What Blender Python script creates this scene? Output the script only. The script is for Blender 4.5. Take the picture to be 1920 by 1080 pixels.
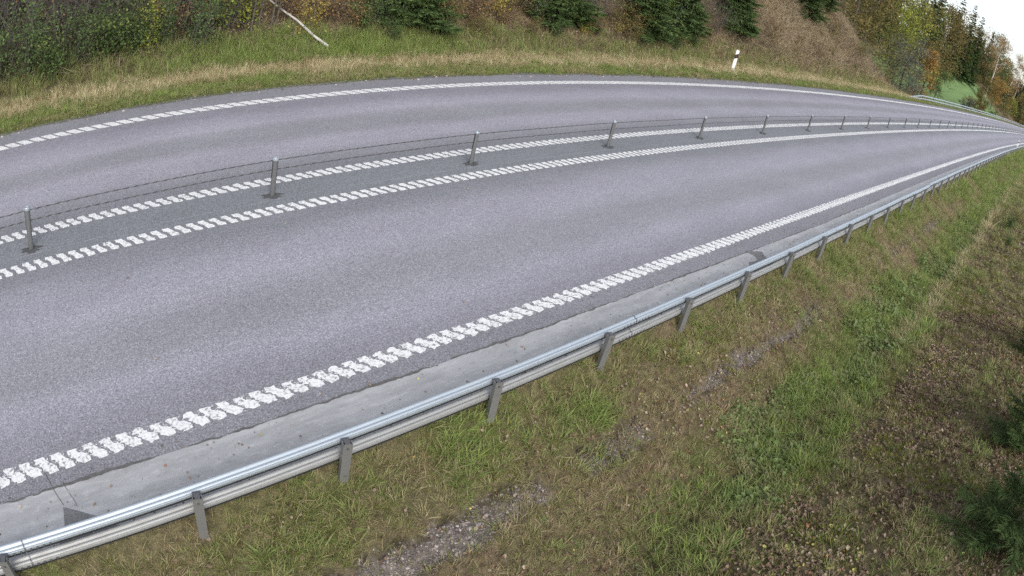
import bpy, math, random
import numpy as np
from mathutils import Matrix, Vector

for _o in list(bpy.data.objects):
    bpy.data.objects.remove(_o)
SC = bpy.context.scene
COL = SC.collection

# ------------------------------------------------------------------ camera
# wide-angle roadside camera with barrel distortion: a fisheye polynomial lens
CAM_H = 5.566
cam = bpy.data.cameras.new('camera')
cam.type = 'PANO'
cam.panorama_type = 'FISHEYE_LENS_POLYNOMIAL'
cam.sensor_fit = 'HORIZONTAL'
cam.sensor_width = 36.0
cam.fisheye_fov = math.radians(170)
cam.fisheye_polynomial_k0 = 0.0
cam.fisheye_polynomial_k1 = -3.95022735e-02
cam.fisheye_polynomial_k2 = -3.57640602e-05
cam.fisheye_polynomial_k3 = -2.86073811e-06
cam.fisheye_polynomial_k4 = -2.18902257e-07
cam.lens = 22.0
cam.clip_start = 0.05
cam.clip_end = 3000.0
cam_ob = bpy.data.objects.new('camera', cam)
COL.objects.link(cam_ob)
_r = (0.71622, -0.66513, 0.21125); _u = (0.21684, 0.49982, 0.83855); _f = (0.66333, 0.55478, -0.50221)
cam_ob.matrix_world = Matrix(((_r[0], _u[0], -_f[0], 0), (_r[1], _u[1], -_f[1], 0), (_r[2], _u[2], -_f[2], CAM_H), (0, 0, 0, 1)))
SC.camera = cam_ob

# ------------------------------------------------------------------ sky and soft sun (overcast)
SUN_EL, SUN_AZ = math.radians(38), math.radians(205)     # azimuth from +Y towards +X
W = bpy.data.worlds.new('World'); SC.world = W; W.use_nodes = True
nt = W.node_tree; nt.nodes.clear()
sky = nt.nodes.new('ShaderNodeTexSky'); sky.sky_type = 'NISHITA'; sky.sun_disc = False
sky.sun_elevation = SUN_EL; sky.sun_rotation = SUN_AZ
sky.air_density = 1.0; sky.dust_density = 1.5; sky.ozone_density = 1.0
hs = nt.nodes.new('ShaderNodeHueSaturation'); hs.inputs['Saturation'].default_value = 0.42
bg = nt.nodes.new('ShaderNodeBackground'); bg.inputs['Strength'].default_value = 0.12
wo = nt.nodes.new('ShaderNodeOutputWorld')
nt.links.new(sky.outputs[0], hs.inputs['Color']); nt.links.new(hs.outputs[0], bg.inputs['Color']); nt.links.new(bg.outputs[0], wo.inputs['Surface'])
sun = bpy.data.lights.new('sun', 'SUN'); sun.energy = 1.0; sun.angle = math.radians(35); sun.color = (1.0, 0.97, 0.93)
sun_ob = bpy.data.objects.new('sun', sun); COL.objects.link(sun_ob)
_sd = Vector((math.sin(SUN_AZ) * math.cos(SUN_EL), math.cos(SUN_AZ) * math.cos(SUN_EL), math.sin(SUN_EL)))
sun_ob.rotation_euler = _sd.to_track_quat('Z', 'Y').to_euler()
SC.view_settings.view_transform = 'Standard'; SC.view_settings.look = 'None'
SC.view_settings.exposure = 1.12; SC.view_settings.gamma = 1.0
SC.view_settings.use_curve_mapping = False
SC.render.engine = 'CYCLES'
SC.cycles.use_denoising = False
SC.cycles.max_bounces = 5; SC.cycles.diffuse_bounces = 2; SC.cycles.glossy_bounces = 2
SC.cycles.transmission_bounces = 2; SC.cycles.transparent_max_bounces = 4

# ================================================================== pure numpy: layout of the place
CURV, S0 = 0.000328, 17.405        # the road bends very gently to the right after S0

def P(s, L, z):
    """road coordinates (distance along, lateral offset from the camera's line, height) -> world"""
    s = np.asarray(s, float); L = np.asarray(L, float); z = np.asarray(z, float)
    d = np.maximum(0, s - S0); th = CURV * d
    return np.stack(np.broadcast_arrays(s + L * np.sin(th), L * np.cos(th) - CURV * d * d / 2, z), -1)

def vn(x, y, seed=0):
    """value noise in -1..1"""
    x = np.asarray(x, float); y = np.asarray(y, float)
    xi = np.floor(x).astype(np.int64); yi = np.floor(y).astype(np.int64)
    fx = x - xi; fy = y - yi; fx = fx * fx * (3 - 2 * fx); fy = fy * fy * (3 - 2 * fy)
    def h(a, b):
        n = (a * 374761393 + b * 668265263 + seed * 1442695041) & 0x7fffffff
        n = ((n ^ (n >> 13)) * 1274126177) & 0x7fffffff
        return ((n ^ (n >> 16)) & 0xffff) / 32767.5 - 1
    a = h(xi, yi); b = h(xi + 1, yi); c = h(xi, yi + 1); d = h(xi + 1, yi + 1)
    return (a * (1 - fx) + b * fx) * (1 - fy) + (c * (1 - fx) + d * fx) * fy

def sst(x, a, b):
    t = np.clip((np.asarray(x, float) - a) / (b - a), 0, 1); return t * t * (3 - 2 * t)

NEAR = np.array([(-200, 12), (-60, 7), (-25, 3.6), (-10, 1.9), (-6, 1.25), (-3, .62), (-1, .02), (.3, -.42), (1.2, -.78), (1.7, -.98), (2.2, -.98), (2.7, -.82),
                 (3.3, -.56), (3.9, -.36), (4.2, -.25), (4.38, -.10), (4.52, -.06), (5.2, -.06)])
CUT_L = np.array([(15.5, -.06), (16.0, -.06), (16.28, -.012), (16.7, .0), (17.4, .0), (18.4, .05), (19.4, .28), (22, 1.35), (26, 2.9), (32, 5.4), (45, 9.5), (80, 14), (200, 22), (600, 30)])
CUT_R = np.array([(15.5, -.06), (16.0, -.06), (16.28, -.012), (16.7, .0), (17.4, .0), (18.3, .05), (19.0, .5), (21, 2.3), (24, 5.0), (28, 7.6), (36, 10.5), (60, 15), (200, 24), (600, 30)])
FILL = np.array([(15.5, -.06), (16.0, -.06), (16.28, -.012), (16.7, -.0), (17.8, -.06), (19, -.6), (23, -2.1), (32, -2.4), (50, -1.5), (80, 2.), (150, 9), (600, 30)])

def gravel_mask(s, L):
    """worn gravel runnel below the guardrail"""
    c = 3.27 + .10 * vn(s * .8, s * 0, 3)
    w = .13 + .09 * vn(s * .55, s * 0 + 5, 4)
    on = np.maximum(sst(s, -2.5, 1.0) * (1 - sst(s, 4.2, 5.2)), sst(s, 8.2, 9.2) * (1 - sst(s, 13.2, 15.0)))
    on = np.maximum(on, .62 * sst(s, 3.8, 4.6) * (1 - sst(s, 8.6, 9.4)) * (vn(s * 1.4, s * 0, 12) > -.25))
    on = np.maximum(on, .75 * sst(s, 20, 22) * (1 - sst(s, 28, 31)))
    w = w + .04 * np.exp(-((s - 2.1) / .8) ** 2) + .05 * np.exp(-((s - 10.5) / 1.6) ** 2)
    return on * (1 - sst(np.abs(L - c) + .09 * vn(s * 5, L * 5, 8) + .05 * vn(s * 11, L * 11, 9), w * .65, w * 1.25))

def zg(s, L):
    s = np.asarray(s, float); L = np.asarray(L, float)
    zn = np.interp(L, NEAR[:, 0], NEAR[:, 1])
    zl = np.interp(L, CUT_L[:, 0], CUT_L[:, 1]); zr = np.interp(L, CUT_R[:, 0], CUT_R[:, 1]); zf = np.interp(L, FILL[:, 0], FILL[:, 1])
    a = sst(s, 14, 42); b = sst(s + 2.5 * vn(s * .1, L * .25, 21) + .35 * (L - 19), 66, 86)
    cut = zl * (1 - a) + zr * a
    fld = 7.5 * sst(s, 120, 245) * sst(L, 22, 40)
    zfar = cut * (1 - b) + (zf + fld) * b
    z = np.where(L < 10, zn, zfar)
    bump = .05 * vn(s * .9, L * .9, 1) + .035 * vn(s * 2.6, L * 2.6, 2) + .015 * vn(s * 7, L * 7, 6)
    amp = np.where(L < 10, 1 - sst(L, 4.0, 4.5), sst(L, 16.6, 19) * (1 + 3.5 * sst(L, 19, 24)))
    z = z + bump * amp
    g = gravel_mask(s, L)
    z = z - g * .09 - .09 * np.sqrt(np.maximum(g * (1 - g), 0)) * sst(L, 3.24, 3.34)
    return z
# ================================================================== end of pure numpy
RNG = np.random.default_rng(7)

# ------------------------------------------------------------------ mesh and object helpers
class MB:
    """collects vertices, faces and a per-vertex tint, and becomes ONE mesh"""
    def __init__(self):
        self.v = []; self.f = []; self.t = []; self.n = 0; self.uv = []
    def add(self, v, f, t=0.5, uv=None):
        v = np.asarray(v, float).reshape(-1, 3)
        for q in (f if isinstance(f, list) else [f]):
            q = np.asarray(q, np.int64)
            self.f.append(q + self.n)
        self.v.append(v); self.t.append(np.broadcast_to(np.asarray(t, float), (len(v),)))
        if uv is not None: self.uv.append(np.asarray(uv, float).reshape(-1, 2))
        self.n += len(v)
    def mesh(self, name, mat=None, smooth=False):
        me = bpy.data.meshes.new(name)
        if not self.n:
            return me
        V = np.concatenate(self.v); sizes = []; loops = []
        for q in self.f:
            if q.ndim == 1: q = q[None]
            sizes.append(np.full(len(q), q.shape[1])); loops.append(q.ravel())
        sizes = np.concatenate(sizes); loops = np.concatenate(loops)
        me.vertices.add(len(V)); me.vertices.foreach_set('co', V.astype(np.float32).ravel())
        me.loops.add(len(loops)); me.loops.foreach_set('vertex_index', loops.astype(np.int32))
        me.polygons.add(len(sizes))
        st = np.concatenate([[0], np.cumsum(sizes)[:-1]])
        me.polygons.foreach_set('loop_start', st.astype(np.int32)); me.polygons.foreach_set('loop_total', sizes.astype(np.int32))
        me.update(calc_edges=True)
        me.polygons.foreach_set('use_smooth', np.full(len(sizes), smooth))
        a = me.attributes.new('bt', 'FLOAT', 'POINT'); a.data.foreach_set('value', np.concatenate(self.t).astype(np.float32))
        if self.uv:
            U = np.concatenate(self.uv); l = me.uv_layers.new(name='UVMap')
            l.data.foreach_set('uv', U[loops].astype(np.float32).ravel())
        if mat: me.materials.append(mat)
        return me
    def obj(self, name, mat=None, parent=None, smooth=False, **kw):
        return link(name, self.mesh(name, mat, smooth), parent, **kw)

def link(name, data, parent=None, label=None, category=None, group=None, kind=None, loc=None, rot=None, scale=None):
    o = bpy.data.objects.new(name, data); COL.objects.link(o)
    if parent is not None: o.parent = parent
    if loc is not None: o.location = loc
    if rot is not None: o.rotation_euler = rot
    if scale is not None: o.scale = (scale,) * 3 if isinstance(scale, (int, float)) else scale
    for k, v in (('label', label), ('category', category), ('group', group), ('kind', kind)):
        if v: o[k] = v
    return o

def copy_tree(o, parent=None):
    c = o.copy(); COL.objects.link(c); c.parent = parent
    for k in list(c.keys()):
        if k in ('label',): del c[k]
    for ch in list(o.children): copy_tree(ch, c)
    return c

def box(mb, x0, x1, y0, y1, z0, z1, t=.5):
    v = [(x0, y0, z0), (x1, y0, z0), (x1, y1, z0), (x0, y1, z0), (x0, y0, z1), (x1, y0, z1), (x1, y1, z1), (x0, y1, z1)]
    mb.add(v, [(0, 3, 2, 1), (4, 5, 6, 7), (0, 1, 5, 4), (1, 2, 6, 5), (2, 3, 7, 6), (3, 0, 4, 7)], t)

def tube(mb, pts, rad, n=5, t=.5, cap=True):
    pts = np.asarray(pts, float); rad = np.broadcast_to(np.asarray(rad, float), (len(pts),))
    d = np.gradient(pts, axis=0); d /= np.linalg.norm(d, axis=1)[:, None] + 1e-9
    ref = np.array([0, 0, 1.]) if abs(d[0][2]) < .9 else np.array([1., 0, 0])
    a = np.cross(d, ref); a /= np.linalg.norm(a, axis=1)[:, None] + 1e-9; b = np.cross(d, a)
    an = np.arange(n) * 2 * np.pi / n
    ring = pts[:, None] + rad[:, None, None] * (np.cos(an)[None, :, None] * a[:, None] + np.sin(an)[None, :, None] * b[:, None])
    m = len(pts); i = np.arange(m - 1)[:, None] * n; j = np.arange(n)[None]; k = (j + 1) % n
    f = np.stack([i + j, i + k, i + n + k, i + n + j], -1).reshape(-1, 4)
    fs = [f]
    if cap: fs += [np.arange(n)[::-1][None], (np.arange(n) + (m - 1) * n)[None]]
    mb.add(ring.reshape(-1, 3), fs, t)

def leaves(mb, pos, size, tint, flat=0.0, rng=RNG, aspect=.62, fold=.25):
    """one folded four-cornered leaf (two triangles) for each position"""
    n = len(pos); size = np.broadcast_to(np.asarray(size, float), (n,))
    d = rng.normal(size=(n, 3)); d[:, 2] *= (1 - flat); d /= np.linalg.norm(d, axis=1)[:, None]
    r = rng.normal(size=(n, 3)); r[:, 2] *= (1 - flat)
    s = np.cross(d, r) if flat < .5 else np.cross(d, np.array([0, 0, 1.]) + .35 * r)
    s /= np.linalg.norm(s, axis=1)[:, None] + 1e-9
    up = np.cross(s, d)
    h = size[:, None] * .5
    v = np.stack([pos - d * h, pos + s * h * aspect + up * h * fold, pos + d * h, pos - s * h * aspect + up * h * fold], 1)
    f = np.arange(n)[:, None] * 4 + np.array([0, 1, 2, 3])[None]
    mb.add(v.reshape(-1, 3), f, np.repeat(np.broadcast_to(tint, (n,)), 4))

# ------------------------------------------------------------------ material helpers
class NT:
    def __init__(self, name):
        self.m = bpy.data.materials.new(name); self.m.use_nodes = True
        self.t = self.m.node_tree; self.t.nodes.clear()
    def n(self, typ, ins=None, **kw):
        x = self.t.nodes.new('ShaderNode' + typ)
        for k, v in kw.items(): setattr(x, k, v)
        for k, v in (ins or {}).items():
            s = x.inputs[k]
            if hasattr(v, 'outputs'): self.t.links.new(v.outputs[0], s)
            elif isinstance(v, bpy.types.NodeSocket): self.t.links.new(v, s)
            else: s.default_value = v
        return x
    def math(self, op, a, b=0.0, c=None, clamp=False):
        d = {0: a, 1: b}
        if c is not None: d[2] = c
        return self.n('Math', d, operation=op, use_clamp=clamp)
    def ramp(self, fac, stops, interp='LINEAR'):
        x = self.n('ValToRGB', {'Fac': fac}); cr = x.color_ramp; cr.interpolation = interp
        while len(cr.elements) > 1: cr.elements.remove(cr.elements[-1])
        for i, (p, c) in enumerate(stops):
            e = cr.elements[0] if i == 0 else cr.elements.new(p)
            e.position = p; e.color = (*c, 1) if len(c) == 3 else c
        return x
    def mix(self, fac, a, b, blend='MIX'):
        return self.n('MixRGB', {'Fac': fac, 'Color1': a, 'Color2': b}, blend_type=blend)
    def noise(self, vec, scale, detail=3.0, rough=.55, out='Fac'):
        x = self.n('TexNoise', {'Scale': scale, 'Detail': detail, 'Roughness': rough})
        if vec is not None: self.t.links.new(vec.outputs[0] if hasattr(vec, 'outputs') else vec, x.inputs['Vector'])
        return x
    def out(self, sh):
        o = self.n('OutputMaterial'); self.t.links.new(sh.outputs[0], o.inputs['Surface']); return self.m
    def principled(self, col, rough=.8, metal=0.0, spec=.4, normal=None):
        d = {'Base Color': col, 'Roughness': rough, 'Metallic': metal, 'Specular IOR Level': spec}
        if normal is not None: d['Normal'] = normal
        return self.n('BsdfPrincipled', d)

def rgb(*c): return (*c, 1.0)

def mat_plain(name, c, rough=.7, metal=0.0, spec=.4, var=.15, scale=6.0, bump=0.0):
    m = NT(name); tc = m.n('TexCoord'); nz = m.noise(tc.outputs['Object'], scale, 4)
    f = m.math('MULTIPLY_ADD', nz.outputs['Fac'], var * 2, 1 - var)
    col = m.mix(1.0, rgb(*c), m.n('CombineColor', {0: f, 1: f, 2: f}), 'MULTIPLY')
    nrm = None
    if bump: nrm = m.n('Bump', {'Strength': bump, 'Height': nz.outputs['Fac'], 'Distance': .02})
    return m.out(m.principled(col, rough, metal, spec, nrm))

def mat_foliage(name, stops, inst=True, trans=.3, spread=.6, rough=.7):
    """leaf colour picked along a ramp by the tint of the instance and of the leaf"""
    m = NT(name); bt = m.n('Attribute', attribute_name='bt', attribute_type='GEOMETRY')
    f = m.math('SUBTRACT', bt.outputs['Fac'], .5)
    if inst:
        it = m.n('Attribute', attribute_name='tint', attribute_type='INSTANCER')
        f = m.math('MULTIPLY_ADD', f, spread, it.outputs['Fac'])
    else:
        f = m.math('ADD', f, .5)
    c = m.ramp(f, stops)
    d = m.principled(c, rough, 0, .25)
    t = m.n('BsdfTranslucent', {'Color': c})
    return m.out(m.n('MixShader', {0: trans, 1: d, 2: t}))

# ------------------------------------------------------------------ materials of the setting
def uv_sl(m):
    uv = m.n('UVMap', uv_map='UVMap'); sep = m.n('SeparateXYZ', {0: uv}); return uv, sep

def make_asphalt():
    m = NT('worn_asphalt'); uv, sep = uv_sl(m)
    st = m.n('Mapping', {'Vector': uv, 'Scale': (.11, .9, 1)})
    wob = m.noise(st, 1.0, 4)
    Lw = m.math('MULTIPLY_ADD', wob.outputs['Fac'], .7, m.math('ADD', sep.outputs[1], -.35))
    f = m.math('DIVIDE', m.math('SUBTRACT', Lw, 4.0), 13.0)
    A, B, D = (.300, .290, .328), (.240, .237, .256), (.198, .199, .215)
    def st_(L, c, k=1.0): return ((L - 4) / 13, tuple(x * k for x in c))
    tr = m.ramp(f, [st_(4.2, B, .85), st_(5.5, B, .9), st_(5.95, A, .8), st_(6.5, A, 1.0), st_(7.0, B, 1.06), st_(7.45, B, 1.04), st_(8.1, A, 1.02), st_(8.8, A, .92), st_(9.3, D, 1.08), st_(9.72, D, .98),
                    st_(11.25, D, 1.0), st_(11.65, B, 1.0), st_(12.1, A, .98), st_(12.6, A, 1.02), st_(13.0, B, 1.02), st_(13.45, B, 1.04), st_(13.95, A, 1.06), st_(14.4, A, .95), st_(14.9, A, .76), st_(16.2, B, .92)])
    # newer strip of asphalt under the cable barrier
    s1 = m.math('SUBTRACT', sep.outputs[1], 10.36); s2 = m.math('ABSOLUTE', s1)
    strip = m.math('LESS_THAN', s2, .47)
    c1 = m.mix(m.math('MULTIPLY', strip, .75), tr, rgb(.192, .199, .212))
    seam = m.math('LESS_THAN', m.math('ABSOLUTE', m.math('SUBTRACT', m.math('MULTIPLY_ADD', wob.outputs['Fac'], .12, sep.outputs[1]), 10.23)), .010)
    c1 = m.mix(m.math('MULTIPLY', seam, .45), c1, rgb(.30, .30, .31))
    # broad blotches and the coarse stone grain
    bl = m.noise(m.n('Mapping', {'Vector': uv, 'Scale': (.35, .8, 1)}), 1.3, 4)
    k = m.math('MULTIPLY_ADD', bl.outputs['Fac'], .34, .83)
    g1 = m.noise(uv, 46, 2, .7); g2 = m.n('TexVoronoi', {'Vector': uv, 'Scale': 62.0})
    gk = m.ramp(g1.outputs['Fac'], [(.30, (.52,) * 3), (.46, (.90,) * 3), (.56, (1.06,) * 3), (.72, (1.7,) * 3)])
    g3 = m.noise(uv, 17, 3, .6)
    g2k = m.math('MULTIPLY', m.math('MULTIPLY_ADD', g2.outputs['Color'], .5, .75), m.math('MULTIPLY', m.math('MULTIPLY_ADD', g3.outputs['Fac'], .8, .6), m.math('MULTIPLY_ADD', m.noise(uv, 5.5, 4, .65).outputs['Fac'], .34, .83)))
    kk = m.math('MULTIPLY', k, g2k)
    c2 = m.mix(1.0, m.mix(1.0, c1, gk, 'MULTIPLY'), m.n('CombineColor', {0: kk, 1: kk, 2: kk}), 'MULTIPLY')
    # a few dark tar spots
    sp = m.n('TexVoronoi', {'Vector': uv, 'Scale': 2.3}); spm = m.math('LESS_THAN', sp.outputs['Distance'], .022)
    c2 = m.mix(m.math('MULTIPLY', spm, .6), c2, rgb(.06, .06, .06))
    bp = m.n('Bump', {'Strength': .5, 'Distance': .006, 'Height': g1.outputs['Fac']})
    return m.out(m.principled(c2, .75, 0, .3, bp))

def make_shoulder():
    m = NT('grey_shoulder'); uv, sep = uv_sl(m)
    st = m.n('Mapping', {'Vector': uv, 'Scale': (.55, 3.2, 1)})
    a = m.noise(st, 1.6, 6, .62); b = m.noise(m.n('Mapping', {'Vector': uv, 'Scale': (2.2, 5, 1)}), 2.6, 6, .65)
    c = m.ramp(a.outputs['Fac'], [(.28, (.275, .278, .282)), (.5, (.345, .345, .35)), (.72, (.43, .43, .435))])
    c = m.mix(m.ramp(b.outputs['Fac'], [(.54, (0,) * 3), (.68, (.55,) * 3)]), c, rgb(.50, .50, .50))
    c = m.mix(m.ramp(b.outputs['Fac'], [(.30, (.4,) * 3), (.42, (0,) * 3)]), c, rgb(.15, .155, .15))
    g = m.noise(uv, 70, 2, .6); k = m.math('MULTIPLY_ADD', g.outputs['Fac'], .5, .75)
    c = m.mix(1.0, c, m.n('CombineColor', {0: k, 1: k, 2: k}), 'MULTIPLY')
    return m.out(m.principled(c, .7, 0, .3))

def make_paint():
    m = NT('road_paint'); tc = m.n('TexCoord'); geo = m.n('NewGeometry')
    a = m.noise(geo.outputs['Position'], 26, 3, .6); b = m.noise(geo.outputs['Position'], 5, 3)
    w = m.math('MULTIPLY_ADD', b.outputs['Fac'], .25, a.outputs['Fac'])
    c = m.ramp(w, [(.47, (.25, .25, .25)), (.54, (.55, .55, .54)), (.62, (.70, .70, .69)), (.85, (.80, .80, .79))])
    return m.out(m.principled(c, .6, 0, .4))

def make_ground():
    m = NT('soil_and_moss'); at = m.n('Attribute', attribute_name='gcol', attribute_type='GEOMETRY')
    geo = m.n('NewGeometry'); a = m.noise(geo.outputs['Position'], 9, 6, .7); b = m.noise(geo.outputs['Position'], 60, 3, .7)
    k = m.ramp(a.outputs['Fac'], [(.3, (.5, .5, .5)), (.5, (.95, .95, .95)), (.7, (1.5, 1.45, 1.35))])
    k2 = m.ramp(b.outputs['Fac'], [(.3, (.55,) * 3), (.7, (1.45,) * 3)])
    c = m.mix(1.0, m.mix(1.0, at.outputs['Color'], k, 'MULTIPLY'), k2, 'MULTIPLY')
    bp = m.n('Bump', {'Strength': .8, 'Distance': .03, 'Height': b.outputs['Fac']})
    return m.out(m.principled(c, .95, 0, .1, bp))

def make_steel(name, c, rough, metal, dirt, dirtc):
    m = NT(name); tc = m.n('TexCoord'); geo = m.n('NewGeometry')
    a = m.noise(m.n('Mapping', {'Vector': geo.outputs['Position'], 'Scale': (1.2, 6, 6)}), 3, 5, .6)
    b = m.noise(geo.outputs['Position'], 45, 2)
    col = m.mix(m.ramp(a.outputs['Fac'], [(.42, (0,) * 3), (.72, (dirt,) * 3)]), rgb(*c), rgb(*dirtc))
    k = m.math('MULTIPLY_ADD', b.outputs['Fac'], .12, .94)
    col = m.mix(1.0, col, m.n('CombineColor', {0: k, 1: k, 2: k}), 'MULTIPLY')
    r = m.math('MULTIPLY_ADD', a.outputs['Fac'], .25, rough - .12)
    return m.out(m.principled(col, r, metal, .5))

M = {}
M['asphalt'] = make_asphalt(); M['shoulder'] = make_shoulder(); M['paint'] = make_paint(); M['ground'] = make_ground()
M['rail_top'] = make_steel('galvanised_rail', (.48, .527, .57), .52, .7, .4, (.39, .41, .42))
M['rail_low'] = make_steel('dusty_rail', (.39, .39, .38), .58, .55, .7, (.30, .29, .26))
M['post'] = make_steel('weathered_post', (.20, .196, .187), .6, .35, .6, (.16, .15, .14))
M['cable_post'] = make_steel('cable_post_steel', (.17, .17, .168), .5, .4, .5, (.11, .11, .105))
M['cap'] = make_steel('post_cap', (.40, .44, .47), .4, .5, .3, (.4, .42, .44))
M['bolt'] = mat_plain('bolt_steel', (.16, .16, .17), .5, .6)
M['dark'] = mat_plain('dark_slot', (.02, .02, .022), .8)  # post slots, and the painted shade strips under the guardrail beams
M['tar'] = mat_plain('dark_asphalt_patch', (.075, .078, .08), .9, 0, .2, .4, 30, .5)
M['crack'] = mat_plain('crack_filler', (.115, .112, .108), .95, 0, .2, .5, 18)
M['rope'] = make_steel('steel_rope', (.11, .11, .115), .55, .4, .4, (.05, .05, .05))
M['white'] = mat_plain('white_plastic', (.8, .8, .78), .5, 0, .4, .06)
M['black'] = mat_plain('black_plastic', (.015, .015, .017), .5)
M['reflector'] = mat_plain('reflector', (.16, .05, .04), .2)

# ------------------------------------------------------------------ ground: one sheet to the horizon
def lin(*seg):
    out = []
    for a, b, d in seg: out.append(np.arange(a, b - 1e-6, d))
    return np.concatenate(out)
gs = np.unique(np.round(np.concatenate([lin((-60, -8, 4.), (-8, -2, .3), (-2, 15, .07), (15, 30, .16), (30, 60, .4), (60, 130, 1.2), (130, 340, 4), (340, 900, 40)), [900.]]), 3))
gl = np.unique(np.round(np.concatenate([lin((-200, -40, 20), (-40, -8, 2.), (-8, -3.5, .25), (-3.5, 4.6, .07), (4.6, 5.4, .2), (5.4, 16.0, 1.3), (16.0, 22, .16), (22, 40, .6), (40, 90, 3), (90, 300, 15), (300, 601, 60))]), 3))
SS, LL = np.meshgrid(gs, gl, indexing='ij')
ZZ = zg(SS, LL)
mb = MB(); ns, nl = SS.shape
ii = (np.arange(ns - 1)[:, None] * nl + np.arange(nl - 1)[None]).ravel()
mb.add(P(SS, LL, ZZ).reshape(-1, 3), np.stack([ii, ii + nl, ii + nl + 1, ii + 1], -1))
gm = mb.mesh('ground', M['ground'], True)
S_, L_ = SS.ravel(), LL.ravel()

def lerp(a, b, t): return a + (b - a) * t[:, None]
def C(*c): return np.array(c)[None]
def near_green(s, L):
    """how lush the near verge is, 0 brown .. 1 green"""
    g = .44 + .40 * vn(s * .35, L * .8, 31) + .38 * vn(s * 1.3, L * 1.9, 32) + .2 * vn(s * 3.5, L * 4, 33)
    ditch = np.exp(-((L - (2.15 - .01 * (s - 10))) / .75) ** 2) * sst(s, 5.5, 9.5)
    top = np.exp(-((L - 4.0) / .45) ** 2)
    bank = 1 - sst(L, .4, 1.5)
    g = g + .38 * ditch + .2 * top - .22 * bank - .2 * np.exp(-((L - 3.1) / .4) ** 2) - .18 * np.exp(-((s - 5) / 3) ** 2) * np.exp(-((L - 2.6) / 1) ** 2)
    g = g + .35 * sst(s, 25, 60) * sst(L, .8, 1.6)
    return np.clip(g, 0, 1)
def straw_line(s, L):
    return np.exp(-((L - (1.28 + .12 * vn(s * .4, s * 0, 44))) / .22) ** 2) * sst(s, 12, 17)
ng = near_green(S_, L_)
colr = lerp(C(.15, .118, .074), C(.135, .135, .055), ng)
gm_ = gravel_mask(S_, L_)
colr = lerp(colr, C(.165, .142, .125), gm_)
under = np.clip(4 * gm_ * (1 - gm_), 0, 1) ** 1.5 * sst(L_, 3.28, 3.40) * (L_ < 4)  # shadow of the undercut step, painted as a dark band above the gravel
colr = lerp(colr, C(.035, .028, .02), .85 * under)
farc = lerp(C(.13, .15, .055), C(.36, .30, .18), sst(L_ + .2 * vn(S_, L_, 51), 17.1, 17.6))
farc = lerp(farc, C(.10, .085, .045), sst(L_ + .3 * vn(S_, L_, 52), 18.1, 18.9))
farc = lerp(farc, C(.155, .12, .07), sst(L_ + .8 * vn(S_ * .4, L_ * .4, 53), 19.2, 20.4))
farc = lerp(farc, C(.050, .040, .030), (1 - sst(S_ + 1.5 * vn(S_ * .6, L_ * .6, 55), 7.5, 11)) * sst(L_, 19.3, 20.2))  # shade inside the left wood edge, painted into the ground colour
fieldm = sst(S_, 105, 135) * (1 - sst(S_, 228, 242)) * sst(L_, 21, 24) * (1 - sst(L_ + .02 * (S_ - 200), 44, 50))
farc = lerp(farc, C(.15, .225, .09), fieldm)
farc = lerp(farc, C(.17, .165, .16), (1 - sst(L_ + .12 * vn(S_ * 2, L_ * 2, 54), 16.3, 16.5)))
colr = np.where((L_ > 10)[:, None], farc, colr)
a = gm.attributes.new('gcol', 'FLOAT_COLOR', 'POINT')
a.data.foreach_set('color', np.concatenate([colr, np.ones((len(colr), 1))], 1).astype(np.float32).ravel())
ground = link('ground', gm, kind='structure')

# ------------------------------------------------------------------ road, shoulder and painted edge lines
def sheet(sv, L0, L1, z, name, mat, parent=None, **kw):
    """strip between two lateral offsets (arrays or numbers), split across for the texture"""
    mb = MB(); n = len(sv); k = 9
    L0 = np.broadcast_to(L0, (n,)); L1 = np.broadcast_to(L1, (n,))
    w = np.linspace(0, 1, k)[None]; Lg = L0[:, None] * (1 - w) + L1[:, None] * w; Sg = np.repeat(sv[:, None], k, 1)
    i = (np.arange(n - 1)[:, None] * k + np.arange(k - 1)[None]).ravel()
    mb.add(P(Sg, Lg, np.full(Sg.shape, z)).reshape(-1, 3), np.stack([i, i + k, i + k + 1, i + 1], -1), .5, np.stack([Sg, Lg], -1).reshape(-1, 2))
    return mb.obj(name, mat, parent, **kw)

sv = lin((-40, 20, .1), (20, 80, .5), (80, 520, 4))
edge = 16.22 + .05 * vn(sv * .8, sv * 0, 61) + .03 * vn(sv * 3, sv * 0, 62)
road = sheet(sv, 4.46, edge, 0.0, 'asphalt_road', M['asphalt'], kind='structure')
sh_edge = 5.235 + .010 * vn(sv * .45, sv * 0, 63) + .010 * vn(sv * 2.5, sv * 0, 64) - .012 * np.clip(sv, 0, 18)
shoulder = sheet(sv, 4.43 + .02 * vn(sv * 2, sv * 0, 65), sh_edge, .004, 'road_shoulder', M['shoulder'], kind='structure')
mb = MB()          # ragged crack along the joint between asphalt and shoulder
sc_ = lin((-6, 24, .045)); cc = np.interp(sc_, sv, sh_edge) + .012 * vn(sc_ * 9, sc_ * 0, 66) + .010 * vn(sc_ * 21, sc_ * 0, 69)
ww = np.clip(.012 + .009 * vn(sc_ * 1.3, sc_ * 0, 67) + .008 * vn(sc_ * 7, sc_ * 0, 68), 0, 1) * (1 - .4 * sst(sc_, 8, 14))
va = P(sc_, cc - ww, .0075); vb = P(sc_, cc + ww, .0075); n = len(sc_); i = np.arange(n - 1)
mb.add(np.concatenate([va, vb]), np.stack([i, i + 1, i + 1 + n, i + n], -1)); mb.obj('crack', M['crack'], shoulder)
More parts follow.
